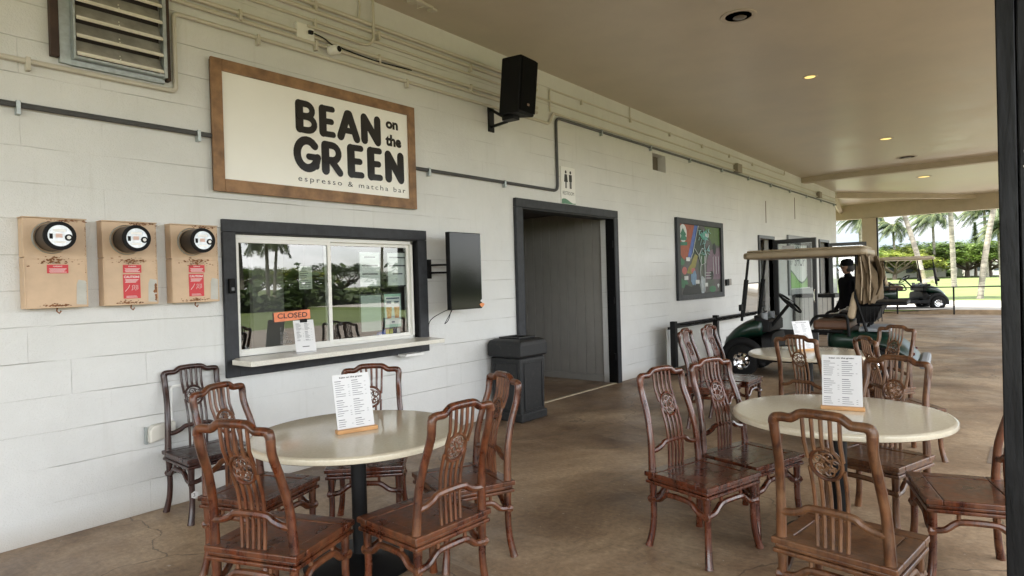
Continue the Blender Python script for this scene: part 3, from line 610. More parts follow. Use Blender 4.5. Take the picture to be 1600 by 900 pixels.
mb.prism(pl, lambda u, v, d: (u, v, d), .99, 1.03)
tag(mb.build('service_counter', SILLM, bevel=.005), 'speckled cream stone counter ledge under the service window', 'counter')
box('sill_inner', SILLM, .104, 2.0, .0, .019, .11, .150, wn)
ic = empty('door_bell', (2.452, YW-.036, 1.545), 0, 'small black doorbell camera on the window frame', 'doorbell')
box('case', BLACKPL, -.026, .026, -.03, 0, 0, .115, ic, .006); box('button', mat('btn', (.1, .1, .11), .3), -.012, .012, -.034, -.03, .02, .045, ic, .003)
# things in the window (hung just behind the glass)
cs = empty('closed_sign', (3.015, YW+.022, 1.335), R(0), 'orange CLOSED sign hanging inside the left window pane', 'sign')
mb = MB(); mb.box(-.172, .172, 0, .004, -.04, .04, Matrix.Rotation(-.04, 3, 'Y'), (0, 0, 0)); mb.build('board', mat('orange_board', (.75, .22, .10), .5, var=.1, vs=20), cs)
text('CLOSED', INK, cs, (-.142, -.002, -.019), w=.285, h=.044, off=.012)
PL = mat('poster_pale', (.70, .74, .72), .5); PLM = mat('poster_mint', (.38, .62, .50), .5); FRK = mat('black_frame', (.02, .02, .02), .4)
def poster(x0_, x1_, z0_, z1_, y, label, m, seed, lines=6, col_=INKG):
    o = empty('wall_poster', ((x0_+x1_)/2, y, z0_), 0, label, 'poster', 'framed posters behind the window'); w_ = (x1_-x0_)/2; h_ = z1_-z0_
    box('frame', FRK, -w_-.015, w_+.015, 0, .012, -.015, h_+.015, o); box('sheet', m, -w_, w_, -.003, -.0005, 0, h_, o)
    mb = MB(); rnd = random.Random(seed)
    for q in range(lines): a = rnd.uniform(.5, .85)*w_; z = h_*(.86-.75*q/lines); mb.box(-a, a, -.0045, -.0035, z-.008, z+.006)
    mb.build('print', col_, o); return o
poster(3.79, 4.03, 1.57, 1.90, YW+.095, 'framed white notice at upper left behind the right pane', PL, 1, 3)
poster(4.13, 4.38, 1.57, 1.90, YW+.095, 'framed white notice at upper right behind the right pane', PL, 2, 3)
poster(3.79, 4.03, 1.13, 1.48, YW+.095, 'plain pale green framed sheet at lower left behind the right pane', mat('pale_green', (.42, .50, .45), .5), 3, 0)
dp = poster(4.075, 4.285, 1.15, 1.485, YW+.095, 'mint drinks poster showing two iced drinks behind the right pane', PLM, 4, 0)
sh = children(dp)[-1]
CUP = mat('iced_drink', (.55, .17, .05), .4, col2=(.75, .42, .2), vs=40)
box('poster_sheet', PL, -.10, .10, -.0042, -.0034, .03, .31, dp)
mb = MB()
for cx in (-.05, .05): mb.quad((cx-.026, -.0055, .09), (cx+.026, -.0055, .09), (cx+.036, -.0055, .205), (cx-.036, -.0055, .205))
mb.build('drink_picture', CUP, dp, recalc=False)
mb = MB(); mb.box(-.085, .085, -.0055, -.0045, .285, .297); mb.box(-.08, -.02, -.0055, -.0045, .235, .262); mb.box(.02, .08, -.0055, -.0045, .235, .262); mb.box(-.02, .02, -.0055, -.0045, .045, .06)
mb.build('print', mat('navy', (.03, .06, .12), .5), dp)
# dark shelf of colourful packets low behind the glass
rk = empty('packet_rack', (4.22, YW+.19, 1.03), 0, 'colourful packets standing on the ledge inside the right pane', 'packets')
for k, c_ in enumerate(((.03, .06, .30), (.04, .10, .42), (.65, .50, .03), (.6, .6, .1), (.02, .03, .08), (.7, .7, .7))):
    box('packet', mat('packet%d' % k, c_, .4), -.15+.048*k, -.108+.048*k, 0, .03, .0, .14-.01*(k % 2), rk, .002)
box('inner_ledge', mat('ledge', (.30, .29, .27), .6), 2.5, 4.43, YW+.21, YW+.5, .99, 1.025); tag(bpy.data.objects['inner_ledge'], 'ledge inside the service window', 'ledge')
ps_ = empty('inside_post', (3.36, YW+1.1, 0), 0, 'dark grey panel standing inside the cafe between the panes', 'panel')
box('panel', mat('insgrey', (.16, .15, .14), .6), -.12, .22, 0, .06, 0, 2.6, ps_); box('foot', mat('insgrey2', (.1, .1, .1), .6), -.15, .25, -.05, .1, -.0, .02, ps_)
# notices on left pane
mb = MB(); mb.box(3.10, 3.23, YW+.040, YW+.042, 1.56, 1.76); nt_ = mb.build('taped_notice', mat('notice', (.42, .46, .38), .6)); tag(nt_, 'faded paper notice taped inside the left pane above the CLOSED sign', 'notice')
mb = MB(); rnd = random.Random(4)
for q in range(9): mb.box(3.112, 3.20+rnd.uniform(-.03, .02), YW+.0385, YW+.0395, 1.735-.02*q, 1.741-.02*q)
mb.build('print', INKG, nt_)
mb = MB(); hr = tag(text('BAR HOURS\n  DAILY\n OPEN TO\nBREAK TILL'[:0]+'F\nBAR\nSHO\nBREAK', mat('faded_white', (.32, .32, .31), .6), None, (2.90, YW+.032, 1.10), h=.14, w=.11), 'white lettering low on the left pane', 'lettering')
# menu clip holder on the counter
def textlines(parent, w_, h_, x0_, z0_, y, seed, cols=2, m=None, n=22):
    rnd = random.Random(seed); mb = MB(); cw = w_/cols
    for c_ in range(cols):
        for q in range(n):
            z = z0_+h_*(1-(q+.5)/n)
            if q % 9 == 0: mb.box(x0_+c_*cw, x0_+c_*cw+cw*.38, y-.0005, y, z-.0018, z+.0018); continue
            if q % 9 == 8: continue
            mb.box(x0_+c_*cw, x0_+c_*cw+cw*rnd.uniform(.3, .66), y-.0005, y, z-.0013, z+.0013)
            if rnd.random() < .45: mb.box(x0_+c_*cw+cw*.76, x0_+c_*cw+cw*.86, y-.0005, y, z-.0009, z+.0009)
    return mb.build('print', m or INKG, parent, recalc=False)
ch = empty('clipboard_stand', (2.985, 4.70, 1.03), R(-8), 'white acrylic stand with clipped menu on the window counter', 'menu stand')
rt = Matrix.Rotation(R(-10), 3, 'X')
mb = MB(); mb.box(-.088, .088, -.002, .002, .01, .275, rt, (0, 0, 0)); mb.box(-.088, .088, .0, .09, 0, .004); mb.build('stand', CARD, ch)
pm = MB().box(-.078, .078, -.0035, -.0025, .095, .262).build('menu_sheet', CARD, ch); pm.rotation_euler.x = R(-10)
textlines(pm, .145, .15, -.07, .10, -.0038, 5, 2, INKG, 20)
k_ = MB().box(-.03, .03, -.014, .006, .255, .285).build('clip', BLACKPL, ch, bevel=.003); k_.rotation_euler.x = R(-10)
k_ = MB().box(-.03, .03, -.0045, -.0035, .050, .056).build('print', INK, ch); k_.rotation_euler.x = R(-10)
# --- TV
tv = empty('wall_screen', (4.815, YW, 1.30), 0, 'black switched-off screen mounted upright on an arm beside the window', 'screen')
box('casing', BLACKPL, -.235, .24, -.335, -.28, 0, .80, tv, .006)
box('panel', mat('screen_glass', (.003, .003, .0035), .10, spec=.28), -.228, .233, -.3375, -.3355, .008, .792, tv)
box('rear_case', BLACKPL, -.16, .16, -.28, -.23, .2, .62, tv, .01)
box('wall_plate', BLACKPL, -.24, -.19, -.02, -.002, .33, .53, tv, .003)
mb = MB(); mb.tube([(-.215, -.01, .47), (-.215, -.10, .47), (0, -.25, .47)], .012, 6); mb.tube([(-.215, -.01, .39), (-.215, -.10, .39), (0, -.25, .39)], .012, 6); mb.build('arm', BLACKPL, tv)
mb = MB(); mb.tube(smooth_path([(-.1, -.24, .02), (-.2, -.15, -.03), (-.24, -.02, -.12), (-.245, -.01, -.28)], 5), .004, 5); mb.tube(smooth_path([(-.15, -.26, .02), (-.14, -.2, -.1), (-.10, -.1, -.15), (-.06, -.1, -.1), (-.1, -.22, .0)], 5), .004, 5)
mb.build('cable', BLACKPL, tv, True)
st_ = empty('sticker', (5.045, YW-.341, 1.335), 0, 'small orange and white sticker on the lower corner of the screen', 'sticker')
mb = MB(); mb.quad(*[(.035*math.cos(a)*(1+.25*math.sin(3*a)), 0, .022*math.sin(a)) for a in [k*PI/8 for k in range(16)]]); mb.build('orange_shape', mat('orange', (.7, .25, .08), .5), st_, recalc=False)
mb = MB(); mb.quad(*[(.025*math.cos(a), -.001, .045+.014*math.sin(a)) for a in [k*PI/8 for k in range(16)]]); mb.build('white_shape', CARD, st_, recalc=False)
# --- speaker
sp = empty('loudspeaker', (5.56, 4.47, 3.40), R(4), 'black loudspeaker on a wall bracket high above the screen', 'loudspeaker')
mb = MB(); hw = .16
pl = [(-hw, -.15), (hw, -.15), (hw*.72, .15), (-hw*.72, .15)]
tl = Matrix.Rotation(R(6), 3, 'X')
mb.prism(pl, lambda u, v, d: tuple(tl @ Vector((u, v, d))), .03, .65); mb.build('cabinet', BLACKPL, sp, bevel=.02, seg=3)
mb = MB(); mb.prism([(-hw+.012, -.168), (hw-.012, -.168), (hw-.012, -.151), (-hw+.012, -.151)], lambda u, v, d: tuple(tl @ Vector((u, v, d))), .06, .63); g_ = mb.build('grille', mat('grille', (.003, .003, .003), .8, spec=.1, bump=.5, bs=400), sp, bevel=.006)
mb = MB(); mb.prism([(.0-.02, -.1715), (.02, -.1715), (.02, -.169), (-.02, -.169)], lambda u, v, d: tuple(tl @ Vector((u, v, d))), .125, .15); mb.build('badge', mat('badge', (.25, .16, .10), .4), g_)
mb = MB(); mb.box(.08, .18, .425, .448, -.06, .24); mb.tube([(.13, .43, .20), (.02, .12, .02)], .018, 6); mb.tube([(.13, .43, .0), (.02, .12, -.01)], .018, 6); mb.box(-.06, .06, -.02, .14, -.012, .035)
mb.build('bracket', BLACKP, sp, bevel=.003)
# --- door frame
df = empty('doorway_frame', (6.03, YW, 0), 0, 'charcoal frame around the restroom doorway', 'door frame')
box('jamb_board', TRIM, 0, .125, -.05, -.002, 0, 2.49, df, .004); box('jamb_board', TRIM, 2.345, 2.45, -.05, -.002, 0, 2.49, df, .004); box('head_board', TRIM, 0, 2.45, -.05, -.002, 2.492, 2.60, df, .004)
box('reveal', BLACKP, 2.325, 2.344, -.048, .1, 0.007, 2.485, df); box('reveal', BLACKP, .126, .138, -.048, .19, .007, 2.485, df); box('reveal', BLACKP, .139, 2.324, -.045, .19, 2.47, 2.488, df)
mb = MB()
for k in range(3): mb.box(2.30, 2.324, -.03, .0, .35+.85*k, .45+.85*k)
mb.build('hinge', BLACKP, df)
# restroom sign
rs = empty('restroom_sign', (7.225, YW, 2.61), 0, 'white RESTROOM sign with two black figures above the doorway', 'sign')
box('board', WHITEP, -.17, .17, -.012, -.002, 0, .505, rs, .002)
mb = MB()
for cx, dress in ((-.055, True), (.055, False)):
    mb.quad(*[(cx+.021*math.cos(a), -.0135, .435+.023*math.sin(a)) for a in [k*PI/6 for k in range(12)]])
    if dress:
        mb.quad((cx-.03, -.0136, .405), (cx+.03, -.0136, .405), (cx+.045, -.0136, .30), (cx-.045, -.0136, .30))
        mb.box(cx-.017, cx-.004, -.0140, -.0125, .215, .30); mb.box(cx+.004, cx+.017, -.0140, -.0125, .215, .30)
    else:
        mb.box(cx-.034, cx+.034, -.0140, -.0125, .31, .405); mb.box(cx-.022, cx-.003, -.0141, -.0126, .215, .31); mb.box(cx+.003, cx+.022, -.0141, -.0126, .215, .31)
mb.build('figures', INK, rs)
text('RESTROOM', INK, rs, (-.135, -.0128, .125), w=.27, h=.048)
mb = MB(); wv = [(-.165+.33*k/14, .045+.028*math.sin(k/14*PI*1.5+.6)) for k in range(15)]
mb.quad(*[(u, -.0132, v) for u, v in [(-.165, .004), (.165, .004)]+wv[::-1]]); mb.build('green_wave', mat('wave_green', (.09, .22, .14), .5), rs, recalc=False)
# vent hole
vh = empty('wall_niche', (9.76, YW+.15, 3.385), 0, 'small square opening high in the wall above the course map', 'opening')
box('back_board', mat('niche', (.13, .11, .085), .7), .0, .49, 0, .02, 0, .285, vh); box('side_board', BLACKPL, .012, .06, -.04, -.001, .01, .25, vh)
# cracks
for k, (x, za, zb) in enumerate(((15.51, 2.80, 3.32), (17.87, 3.03, 3.60))):
    tag(MB().box(x-.02, x+.02, YW-.004, YW-.0005, za, zb).build('wall_groove', mat('groove', (.13, .09, .07), .9)), ['dark vertical slot in the blocks above the open door', 'dark vertical slot in the blocks above the shop window'][k], 'slot')
# outlet box by wall, white raceway
ob_ = empty('outdoor_outlet', (1.90, YW, .50), 0, 'cream weatherproof outlet cover low on the wall behind a chair', 'outlet')
MB().prism([(-.085, .0), (.09, .03), (.09, .13), (-.06, .12), (-.085, .09)], lambda u, v, d: (u, -.005-d, v), 0, .07).build('cover', mat('cream_pl', (.62, .60, .54), .4), ob_, bevel=.01)
box('hinge', GALV, -.1, -.086, -.03, -.003, -.01, .11, ob_)
rw = MB().tube(elbow([(1.985, YW-.02, .60), (1.985, YW-.02, .875), (2.2, YW-.02, .88)], .02), .011, 6).build('white_raceway', WHITEP, None, True); tag(rw, 'white raceway bending on the wall behind the corner chair', 'raceway')
# under counter hook bracket
tag(MB().box(4.12, 4.36, YW-.16, YW-.037, .865, .89).build('white_bracket', WHITEP, bevel=.004), 'small white bracket under the right end of the counter', 'bracket')
# card reader
cr_ = empty('key_reader', (12.98, YW, 1.37), 0, 'small black and grey reader on the wall beside the course map', 'card reader')
box('case', BLACKPL, -.15, 0, -.04, -.002, 0, .13, cr_, .006); box('keypad', mat('keyp', (.28, .26, .24), .6, var=.4, vs=60), .002, .15, -.03, -.002, 0.01, .14, cr_, .006)

# --- course map
mp_ = empty('course_map', (10.53, YW, 1.155), 0, 'framed colourful golf course map on the block wall', 'map board')
MW, MH = 2.14, 1.48
for a, b, c, d in ((0, .12, 0, MH), (MW-.12, MW, 0, MH), (.121, MW-.121, 0, .10), (.121, MW-.121, MH-.10, MH)): box('frame_board', TRIM, a, b, -.055, -.002, c, d, mp_, .004)
ms = box('map_sheet', mat('map_ground', (.09, .065, .08), .45, col2=(.03, .06, .025), vs=3, spec=.2), .12, MW-.12, -.02, -.003, .10, MH-.10, mp_)
mx0, mw, mz0, mh = .125, MW-.25, .105, MH-.21
mk = [0]
def mpoly(c_, pts, nm='patch'):
    mk[0] += 1; m = mat('map_%02d_%02d_%02d' % tuple(int(q*99) for q in c_), tuple(q*.72 for q in c_), .5, spec=.2, var=.15, vs=12)
    MB().quad(*[(mx0+u*mw, -.0205-.00025*mk[0], mz0+(1-v)*mh) for u, v in pts]).build(nm, m, ms, recalc=False)
def ell(cx, cy, rx, ry, n=18, wob=0, seed=0):
    rnd = random.Random(seed); return [(cx+rx*(1+rnd.uniform(-wob, wob))*math.cos(2*PI*k/n), cy+ry*(1+rnd.uniform(-wob, wob))*math.sin(2*PI*k/n)) for k in range(n)]
mpoly((.38, .10, .05), [(0, 0), (.38, 0), (.2, .45), (.1, .52), (0, .4)])
mpoly((.10, .17, .05), [(.6, 0), (1, 0), (1, .28), (.8, .26)])
mpoly((.03, .05, .03), [(.42, 0), (.62, .1), (.55, .45), (.4, .5), (.28, .6), (.3, .3)])
mpoly((.20, .13, .17), [(.75, .35), (1, .3), (1, .8), (.62, .8), (.66, .5)])
mpoly((.10, .17, .45), [(.36, .0), (.44, .0), (.27, .48), (.18, .5)])
mpoly((.30, .27, .07), [(.36, .42), (.43, .45), (.36, .62), (.22, .66), (.3, .5)])
mpoly((.30, .27, .07), [(.2, .62), (.34, .5), (.28, .72), (.16, .7)])
mpoly((.55, .16, .14), ell(.11, .665, .055, .055)); mpoly((.55, .16, .14), ell(.31, .665, .05, .04))
mpoly((.06, .20, .10), ell(.08, .85, .09, .07, wob=.3, seed=2)); mpoly((.06, .20, .10), ell(.05, .54, .06, .05, wob=.2, seed=5))
mpoly((.02, .02, .02), [(.05, .98), (.12, .86), (.25, .9), (.42, .86), (.5, .99), (.5, 1), (.05, 1)])
mpoly((.20, .33, .48), ell(.32, .78, .07, .10, wob=.3, seed=3))
mpoly((.12, .45, .33), [(.48, .13), (.66, .05), (.68, .2), (.56, .2)])
mpoly((.45, .5, .52), ell(.53, .88, .06, .14, wob=.1, seed=6)); mpoly((.05, .12, .05), ell(.53, .48, .08, .1))
mpoly((.01, .02, .015), ell(.85, .33, .045, .09)); mpoly((.02, .03, .02), ell(.76, .74, .05, .07)); mpoly((.06, .20, .10), ell(.78, .95, .09, .05))
mpoly((.72, .74, .72), ell(.09, .13, .085, .13)); mpoly((.04, .20, .12), [(.02, .23), (.16, .23), (.17, .19), (.14, .17), (.16, .14), (.12, .1), (.09, .05), (.06, .1), (.03, .14), (.05, .17)])
mpoly((.04, .20, .12), [(.01, .31), (.18, .30), (.18, .25), (.01, .26)])
for (u, v) in ((.19, .5), (.14, .77), (.66, .13), (.61, .88), (.40, .83)): mpoly((.72, .74, .72), [(u-.045, v-.028), (u+.045, v-.028), (u+.045, v+.028), (u-.045, v+.028)])
mpoly((.72, .74, .72), [(.90, .89), (.93, .87), (.96, .89), (.93, .94)])
mb = MB(); rnd = random.Random(11)
def mline(pts, r_=.006): mb.tube([(mx0+u*mw, -.034, mz0+(1-v)*mh) for u, v in pts], r_, 4, sq=1)
mline([(.44, 0), (.3, .4), (.24, .5)]); mline([(.5, .45), (.47, .7), (.5, .98)]); mline([(.58, .45), (.58, .7), (.57, .98)]); mline([(.33, .33), (.45, .45)])
mline(smooth_path([(.5, .35, 0), (.44, .45, 0), (.5, .58, 0), (.6, .55, 0), (.62, .42, 0), (.55, .33, 0)], 4)[0:0] or [(.5, .35), (.44, .45), (.5, .58), (.6, .55), (.62, .42), (.55, .33), (.5, .35)])
for k in range(3): mline([(.6, .70+.04*k), (.73, .70+.04*k)]); mline([(.80+.07*k, .45), (.80+.07*k, .72)], .004)
mb.build('fairway_lines', mat('map_white', (.62, .65, .64), .4), ms)
mb = MB()
for k in range(34):
    u, v = rnd.uniform(.45, .7), rnd.uniform(.06, .42); a = rnd.uniform(0, PI); q = rnd.uniform(.02, .06)
    mline([(u-q*math.cos(a), v-q*math.sin(a)), (u+q*math.cos(a), v+q*math.sin(a))], rnd.choice((.004, .006)))
mb.build('green_lines', mat('map_cyan', (.35, .60, .62), .4), ms)

# --- open doors and shop window at the far end
SLIVER = mat('alu_dark', (.06, .062, .065), .4, metal=.3)
GLASS2 = glass_mat('door_glass', (.85, .9, .88), .25)
def open_door(x, zt, w_, ang, label, paper=False):
    o = empty('glass_door', (x, YW, 0), 0, label, 'door')
    fw = .07
    box('frame_post', SLIVER, -.06, 0, -.04, .1, 0, zt, o); box('frame_post', SLIVER, w_, w_+.06, -.04, .1, 0, zt, o); box('frame_head', SLIVER, -.06, w_+.06, -.04, .1, zt+.001, zt+.07, o)
    lf = MB(); lf.box(0, .09, -.022, .022, .02, zt-.02); lf.box(w_-.09, w_, -.022, .022, .02, zt-.02); lf.box(.09, w_-.09, -.022, .022, .02, .25); lf.box(.09, w_-.09, -.022, .022, zt-.12, zt-.02)
    l_ = lf.build('door_leaf', SLIVER, o, bevel=.003); l_.location = (w_*.98, -.05, 0); l_.rotation_euler.z = ang
    MB().quad((.09, 0, .25), (w_-.09, 0, .25), (w_-.09, 0, zt-.12), (.09, 0, zt-.12)).build('pane', GLASS2, l_)
    MB().tube([(w_-.045, -.03, .9), (w_-.045, -.08, .95), (w_-.045, -.08, 1.15), (w_-.045, -.03, 1.2)], .012, 6).build('handle', CHROME, l_)
    if paper: MB().box(.2, .5, -.004, -.002, 1.9, 2.25).build('paper_notice', CARD, l_)
    return o
open_door(14.95, 2.42, 1.0, R(-100), 'open dark framed glass door behind the golf cart roof', True)
open_door(20.25, 2.5, 1.0, R(-80), 'open glass door at the far end of the block wall')
pw = empty('shop_window', (17.09, YW, 1.02), 0, 'shop window with white and green PRO SHOP panel', 'window')
for a, b, c, d in ((0, .14, 0, 1.56), (2.2, 2.4, 0, 1.56), (.141, 2.199, 0, .15), (.141, 2.199, 1.41, 1.56)): box('frame_board', mat('alu_grey', (.20, .205, .21), .45), a, b, -.05, -.002, c, d, pw, .004)
box('frame_inner', BLACKP, 2.08, 2.198, -.045, .15, .152, 1.408, pw); box('frame_inner', BLACKP, .142, 2.078, -.02, .15, 1.34, 1.408, pw)
pn = box('shop_panel', mat('panel_white', (.66, .70, .68), .45), .142, 2.078, .06, .07, .152, 1.338, pw)
wv = [(.142+1.936*k/24, .50+.17*math.sin(k/24*PI*1.7+.9)) for k in range(25)]
MB().quad(*[(u, .0585, v) for u, v in [(.142, .155), (2.078, .155)]+wv[::-1]]).build('green_wave', mat('dk_wave', (.06, .13, .06), .5), pn, recalc=False)
wv = [(u, v-.05) for u, v in wv]
MB().quad(*[(u, .0575, v) for u, v in [(.142, .155), (2.078, .155)]+wv[::-1]]).build('green_wave', mat('lt_wave', (.20, .42, .10), .5), pn, recalc=False)
text('PRO', INKG, pn, (1.0, .058, 1.12), w=.66, h=.26); text('SHOP', INKG, pn, (.86, .058, .76), w=.98, h=.30)
MB().box(.26, .60, .055, .058, .92, 1.22).build('emblem', mat('emb', (.25, .45, .08), .5), pn); text('GOLF', INK, pn, (.24, .0545, .80), w=.42, h=.09)
MB().tube([(.30, .053, 1.0), (.42, .053, 1.12), (.56, .053, 1.15)], .015, 4).build('emblem_mark', CARD, pn)
# cabinet with number 9
kb = empty('starter_cabinet', (17.45, 0, 0), 0, 'white boarded cabinet with black trim and number 9 near the shop', 'cabinet')
ya, yb = 3.92, 4.90
WB = mat('white_boards', (.56, .54, .50), .6, var=.06, vs=5)
mb = MB(); nb = 8
for k in range(nb): mb.box(0, .02, ya+.05+(yb-ya-.1)*k/nb+.006, ya+.05+(yb-ya-.1)*(k+1)/nb-.006, .1, .95)
mb.build('boards', WB, kb, bevel=.003); box('carcass', INTD, .021, .75, ya+.02, yb-.02, .05, .95, kb)
mb = MB(); mb.box(-.015, .0, ya, ya+.06, 0, .955); mb.box(-.015, 0, yb-.06, yb, 0, .955); mb.box(-.015, 0, ya+.061, yb-.061, .0, .08); mb.box(-.03, .8, ya-.03, yb+.01, .956, 1.04); mb.build('trim', BLACKP, kb, bevel=.004)
sp_ = box('side_panel', WB, .03, .75, ya, ya+.019, .03, .94, kb); text('9', INK, sp_, (.22, ya-.001, .62), w=.16, h=.24)
# --- ceiling lights
RIM = mat('light_rim', (.50, .45, .38), .5)
def downlight(x, y, lit, label, r_=.13):
    o = empty('recessed_light', (x, y, cz(x)), 0, label, 'ceiling light', 'recessed ceiling lights')
    MB().lathe([(r_*.82, -.004), (r_, -.010), (r_*1.12, -.006), (r_*1.13, -.0005), (r_*.82, -.0005)], 32, cap=False).build('trim_ring', RIM, o, True)
    if lit: MB().lathe([(.001, -.012), (r_*.55, -.011), (r_*.8, -.005), (r_*.8, -.003), (.001, -.003)], 24).build('lamp', mat('lamp_on', (1, .8, .4), .5, emit=(1, .72, .22), es=.2), o, True)
    else:
        MB().lathe([(.001, -.0025), (r_*.81, -.0025)], 24).build('dark_well', mat('well', (.16, .13, .10), .6, var=.5, vs=20), o)
        MB().lathe([(.001, -.012), (r_*.35, -.010), (r_*.42, -.003)], 16, (r_*.25, 0, 0)).build('bulb', mat('bulb', (.16, .14, .12), .3), o, True)
downlight(6.77, 2.38, False, 'large unlit recessed light nearest the camera', .165)
downlight(9.45, 2.36, True, 'nearest of the glowing recessed lights', .085); downlight(14.7, 2.28, True, 'glowing recessed light in the middle of the ceiling before the beam', .12)
downlight(17.3, 2.27, False, 'unlit dark recessed light just before the first beam', .2); downlight(21.0, 2.36, True, 'glowing recessed light beyond the first beam', .17)
lf = empty('broken_light_fixture', (4.28, 4.58, 4.33), R(6), 'pale bracket of a removed light fixture on the ceiling at top', 'light fixture')
mb = MB(); mb.box(-.16, .16, -.03, .03, -.03, -.004); mb.box(-.14, -.08, -.06, .05, -.055, -.03); mb.box(.12, .19, -.05, .02, -.05, -.03); mb.tube([(-.05, 0, -.03), (0, .05, -.06), (.06, 0, -.03)], .006, 5); mb.build('bracket', CONDW, lf, bevel=.003)
# --- sensor boxes etc. along floor: drain lid
dl = MB(); dl.box(6.35, 6.95, -.9, .33, .0, .004); tag(dl.build('floor_hatch', mat('hatch', (.20, .15, .11), .6, var=.15, vs=6)), 'flat square hatch in the floor near the right table', 'hatch')

# ================================================================== FURNITURE
def add_chair():
    o = empty('rosewood_chair', (0, 0, 0)); Wm = W_RED
    sw, sd_ = .245, .225
    mb = MB()
    for a in (((-sw, sw, -sd_, -sd_+.075)), ((-sw, sw, sd_-.075, sd_)), ((-sw, -sw+.07, -sd_+.0755, sd_-.0755)), ((sw-.07, sw, -sd_+.0755, sd_-.0755))): mb.box(*a, .412, .440)
    mb.box(-sw+.012, sw-.012, -sd_+.012, sd_-.012, .392, .4115); mb.box(-sw+.004, sw-.004, -sd_+.004, sd_-.004, .372, .3915)
    seat = mb.build('seat', Wm, o, bevel=.006, seg=3)
    box('seat_panel', Wm, -sw+.073, sw-.073, -sd_+.078, sd_-.078, .4122, .4365, seat, .003)
    def leg(x, y):
        sx, sy = (1 if x > 0 else -1), (1 if y > 0 else -1)
        P = smooth_path([(x, y, .375), (x, y, .29), (x-.002*sx, y, .20), (x+.004*sx, y+.006*sy, .10), (x+.022*sx, y+.022*sy, .0)], 4)
        n = len(P); return MB().tube(P, [.0225-.004*math.sin(PI*k/(n-1))+(.001 if k == n-1 else 0) for k in range(n)], 10).build('leg', Wm, o, True)
    LX, LY = .208, .190
    for x in (-LX, LX):
        for y in (-LY, LY): leg(x, y)
    def yb(z):   # back profile y(z)
        pts = [(.44, -.192), (.55, -.196), (.68, -.212), (.80, -.248), (.90, -.282), (1.0, -.292)]
        for (a, b), (c, d) in zip(pts, pts[1:]):
            if z <= c: t = (z-a)/(c-a); t2 = t; return b+(d-b)*t2
        return pts[-1][1]
    for s in (-1, 1):
        P = smooth_path([(s*.212, -.190, .436), (s*.208, -.195, .53), (s*.203, -.205, .64), (s*.192, -.238, .77), (s*.186, -.278, .88), (s*.188, -.290, .955), (s*.178, -.291, .978)], 5)
        n = len(P); MB().tube(P, [.0228-.003*math.sin(PI*k/(n-1)) for k in range(n)], 10).build('back_post', Wm, o, True)
    half = [(.191, .950), (.189, .968), (.178, .979), (.150, .981), (.116, .981), (.096, .993), (.076, 1.005), (.045, 1.008)]
    P = smooth_path([(-x_, -.293, z_) for x_, z_ in half]+[(0, -.295, 1.009)]+[(x_, -.293, z_) for x_, z_ in half[::-1]], 3)
    MB().tube(P, .0192, 10).build('crest_rail', Wm, o, True)
    # splat: five slats and a pierced medallion
    zc, rr = .800, .066
    for k in range(5):
        u = (k-2)/2; mb = MB()
        xt, xb = u*.072, u*.060
        def sl(z0, z1, n=7):
            P = []
            for q in range(n+1):
                z = z0+(z1-z0)*q/n; t = (z-.44)/.56; xx = xb+(xt-xb)*t
                P.append((xx, yb(z)+.012*math.sin(PI*min(1, (z-.44)/.45))*(1 if z < .89 else 0)-.0, z))
            mb.tube(P, .0084, 6, sq=1.0)
        h = math.sqrt(max(0, rr*rr-(u*.064)**2)) if abs(u) < 1 else .018
        sl(zc+h+.002, .998, 5); sl(.438, zc-h-.002, 8)
        mb.build('slat', Wm, o, True)
    my = yb(zc)+.008
    sl_t = Matrix.Rotation(-math.atan2(yb(zc+.06)-yb(zc-.06), .12)*-1, 3, 'X')
    slope = (yb(zc+.05)-yb(zc-.05))/.1
    def mp3(u, v): return (u, my+slope*v, zc+v)
    mb = MB(); mb.tube([mp3(rr*.93*math.cos(2*PI*k/28), rr*math.sin(2*PI*k/28)) for k in range(28)], .0085, 8, closed=True)
    med = mb.build('medallion', Wm, o, True)
    mb = MB(); rk_ = rr*.8
    P = []
    for k in range(90):
        t = 2*PI*k/90; r_ = rk_*(.66+.30*math.cos(5.0*t)); P.append(mp3(r_*math.cos(2*t), r_*math.sin(2*t)))
    mb.tube(P, .0036, 5, closed=True)
    rnd = random.Random(12)
    for a in range(11):
        aa = a*2.4; q_ = .012+.032*(a/10)**.6; c0 = (q_*math.cos(aa), q_*math.sin(aa)); s0 = rnd.uniform(0, 6.3); rr_ = rnd.uniform(.009, .016)
        mb.tube([mp3(c0[0]+rr_*(1-.05*k)*math.cos(s0+.5*k), c0[1]+rr_*(1-.05*k)*math.sin(s0+.5*k)) for k in range(10)], .0032, 5)
    mb.build('carved_knot', Wm, med, True)
    y1 = yb(.57)
    P = smooth_path([(-.206, -.200, .552), (-.16, y1, .556), (-.115, y1, .572), (-.085, y1, .590), (0, y1, .594), (.085, y1, .590), (.115, y1, .572), (.16, y1, .556), (.206, -.200, .552)], 4)
    MB().tube(P, [.0165]*len(P), 8).build('lower_rail', Wm, o, True)
    # humped stretchers hugging the legs
    for (ax, s) in (('x', -1), ('x', 1), ('y', -1), ('y', 1)):
        A = LX if ax == 'x' else LY; off = (LY if ax == 'x' else LX)*s
        prof = [(-1.10, 0), (-.95, 0), (-.72, .008), (-.50, .042), (-.3, .052), (.3, .052), (.50, .042), (.72, .008), (.95, 0), (1.10, 0)]
        P = smooth_path([((u*A, off+.006*s, .278+v) if ax == 'x' else (off+.006*s, u*A, .278+v)) for u, v in prof], 3)
        n = len(P); MB().tube(P, [.0215 if (k < 2 or k > n-3) else .0165 for k in range(n)], 8).build('stretcher', Wm, o, True)
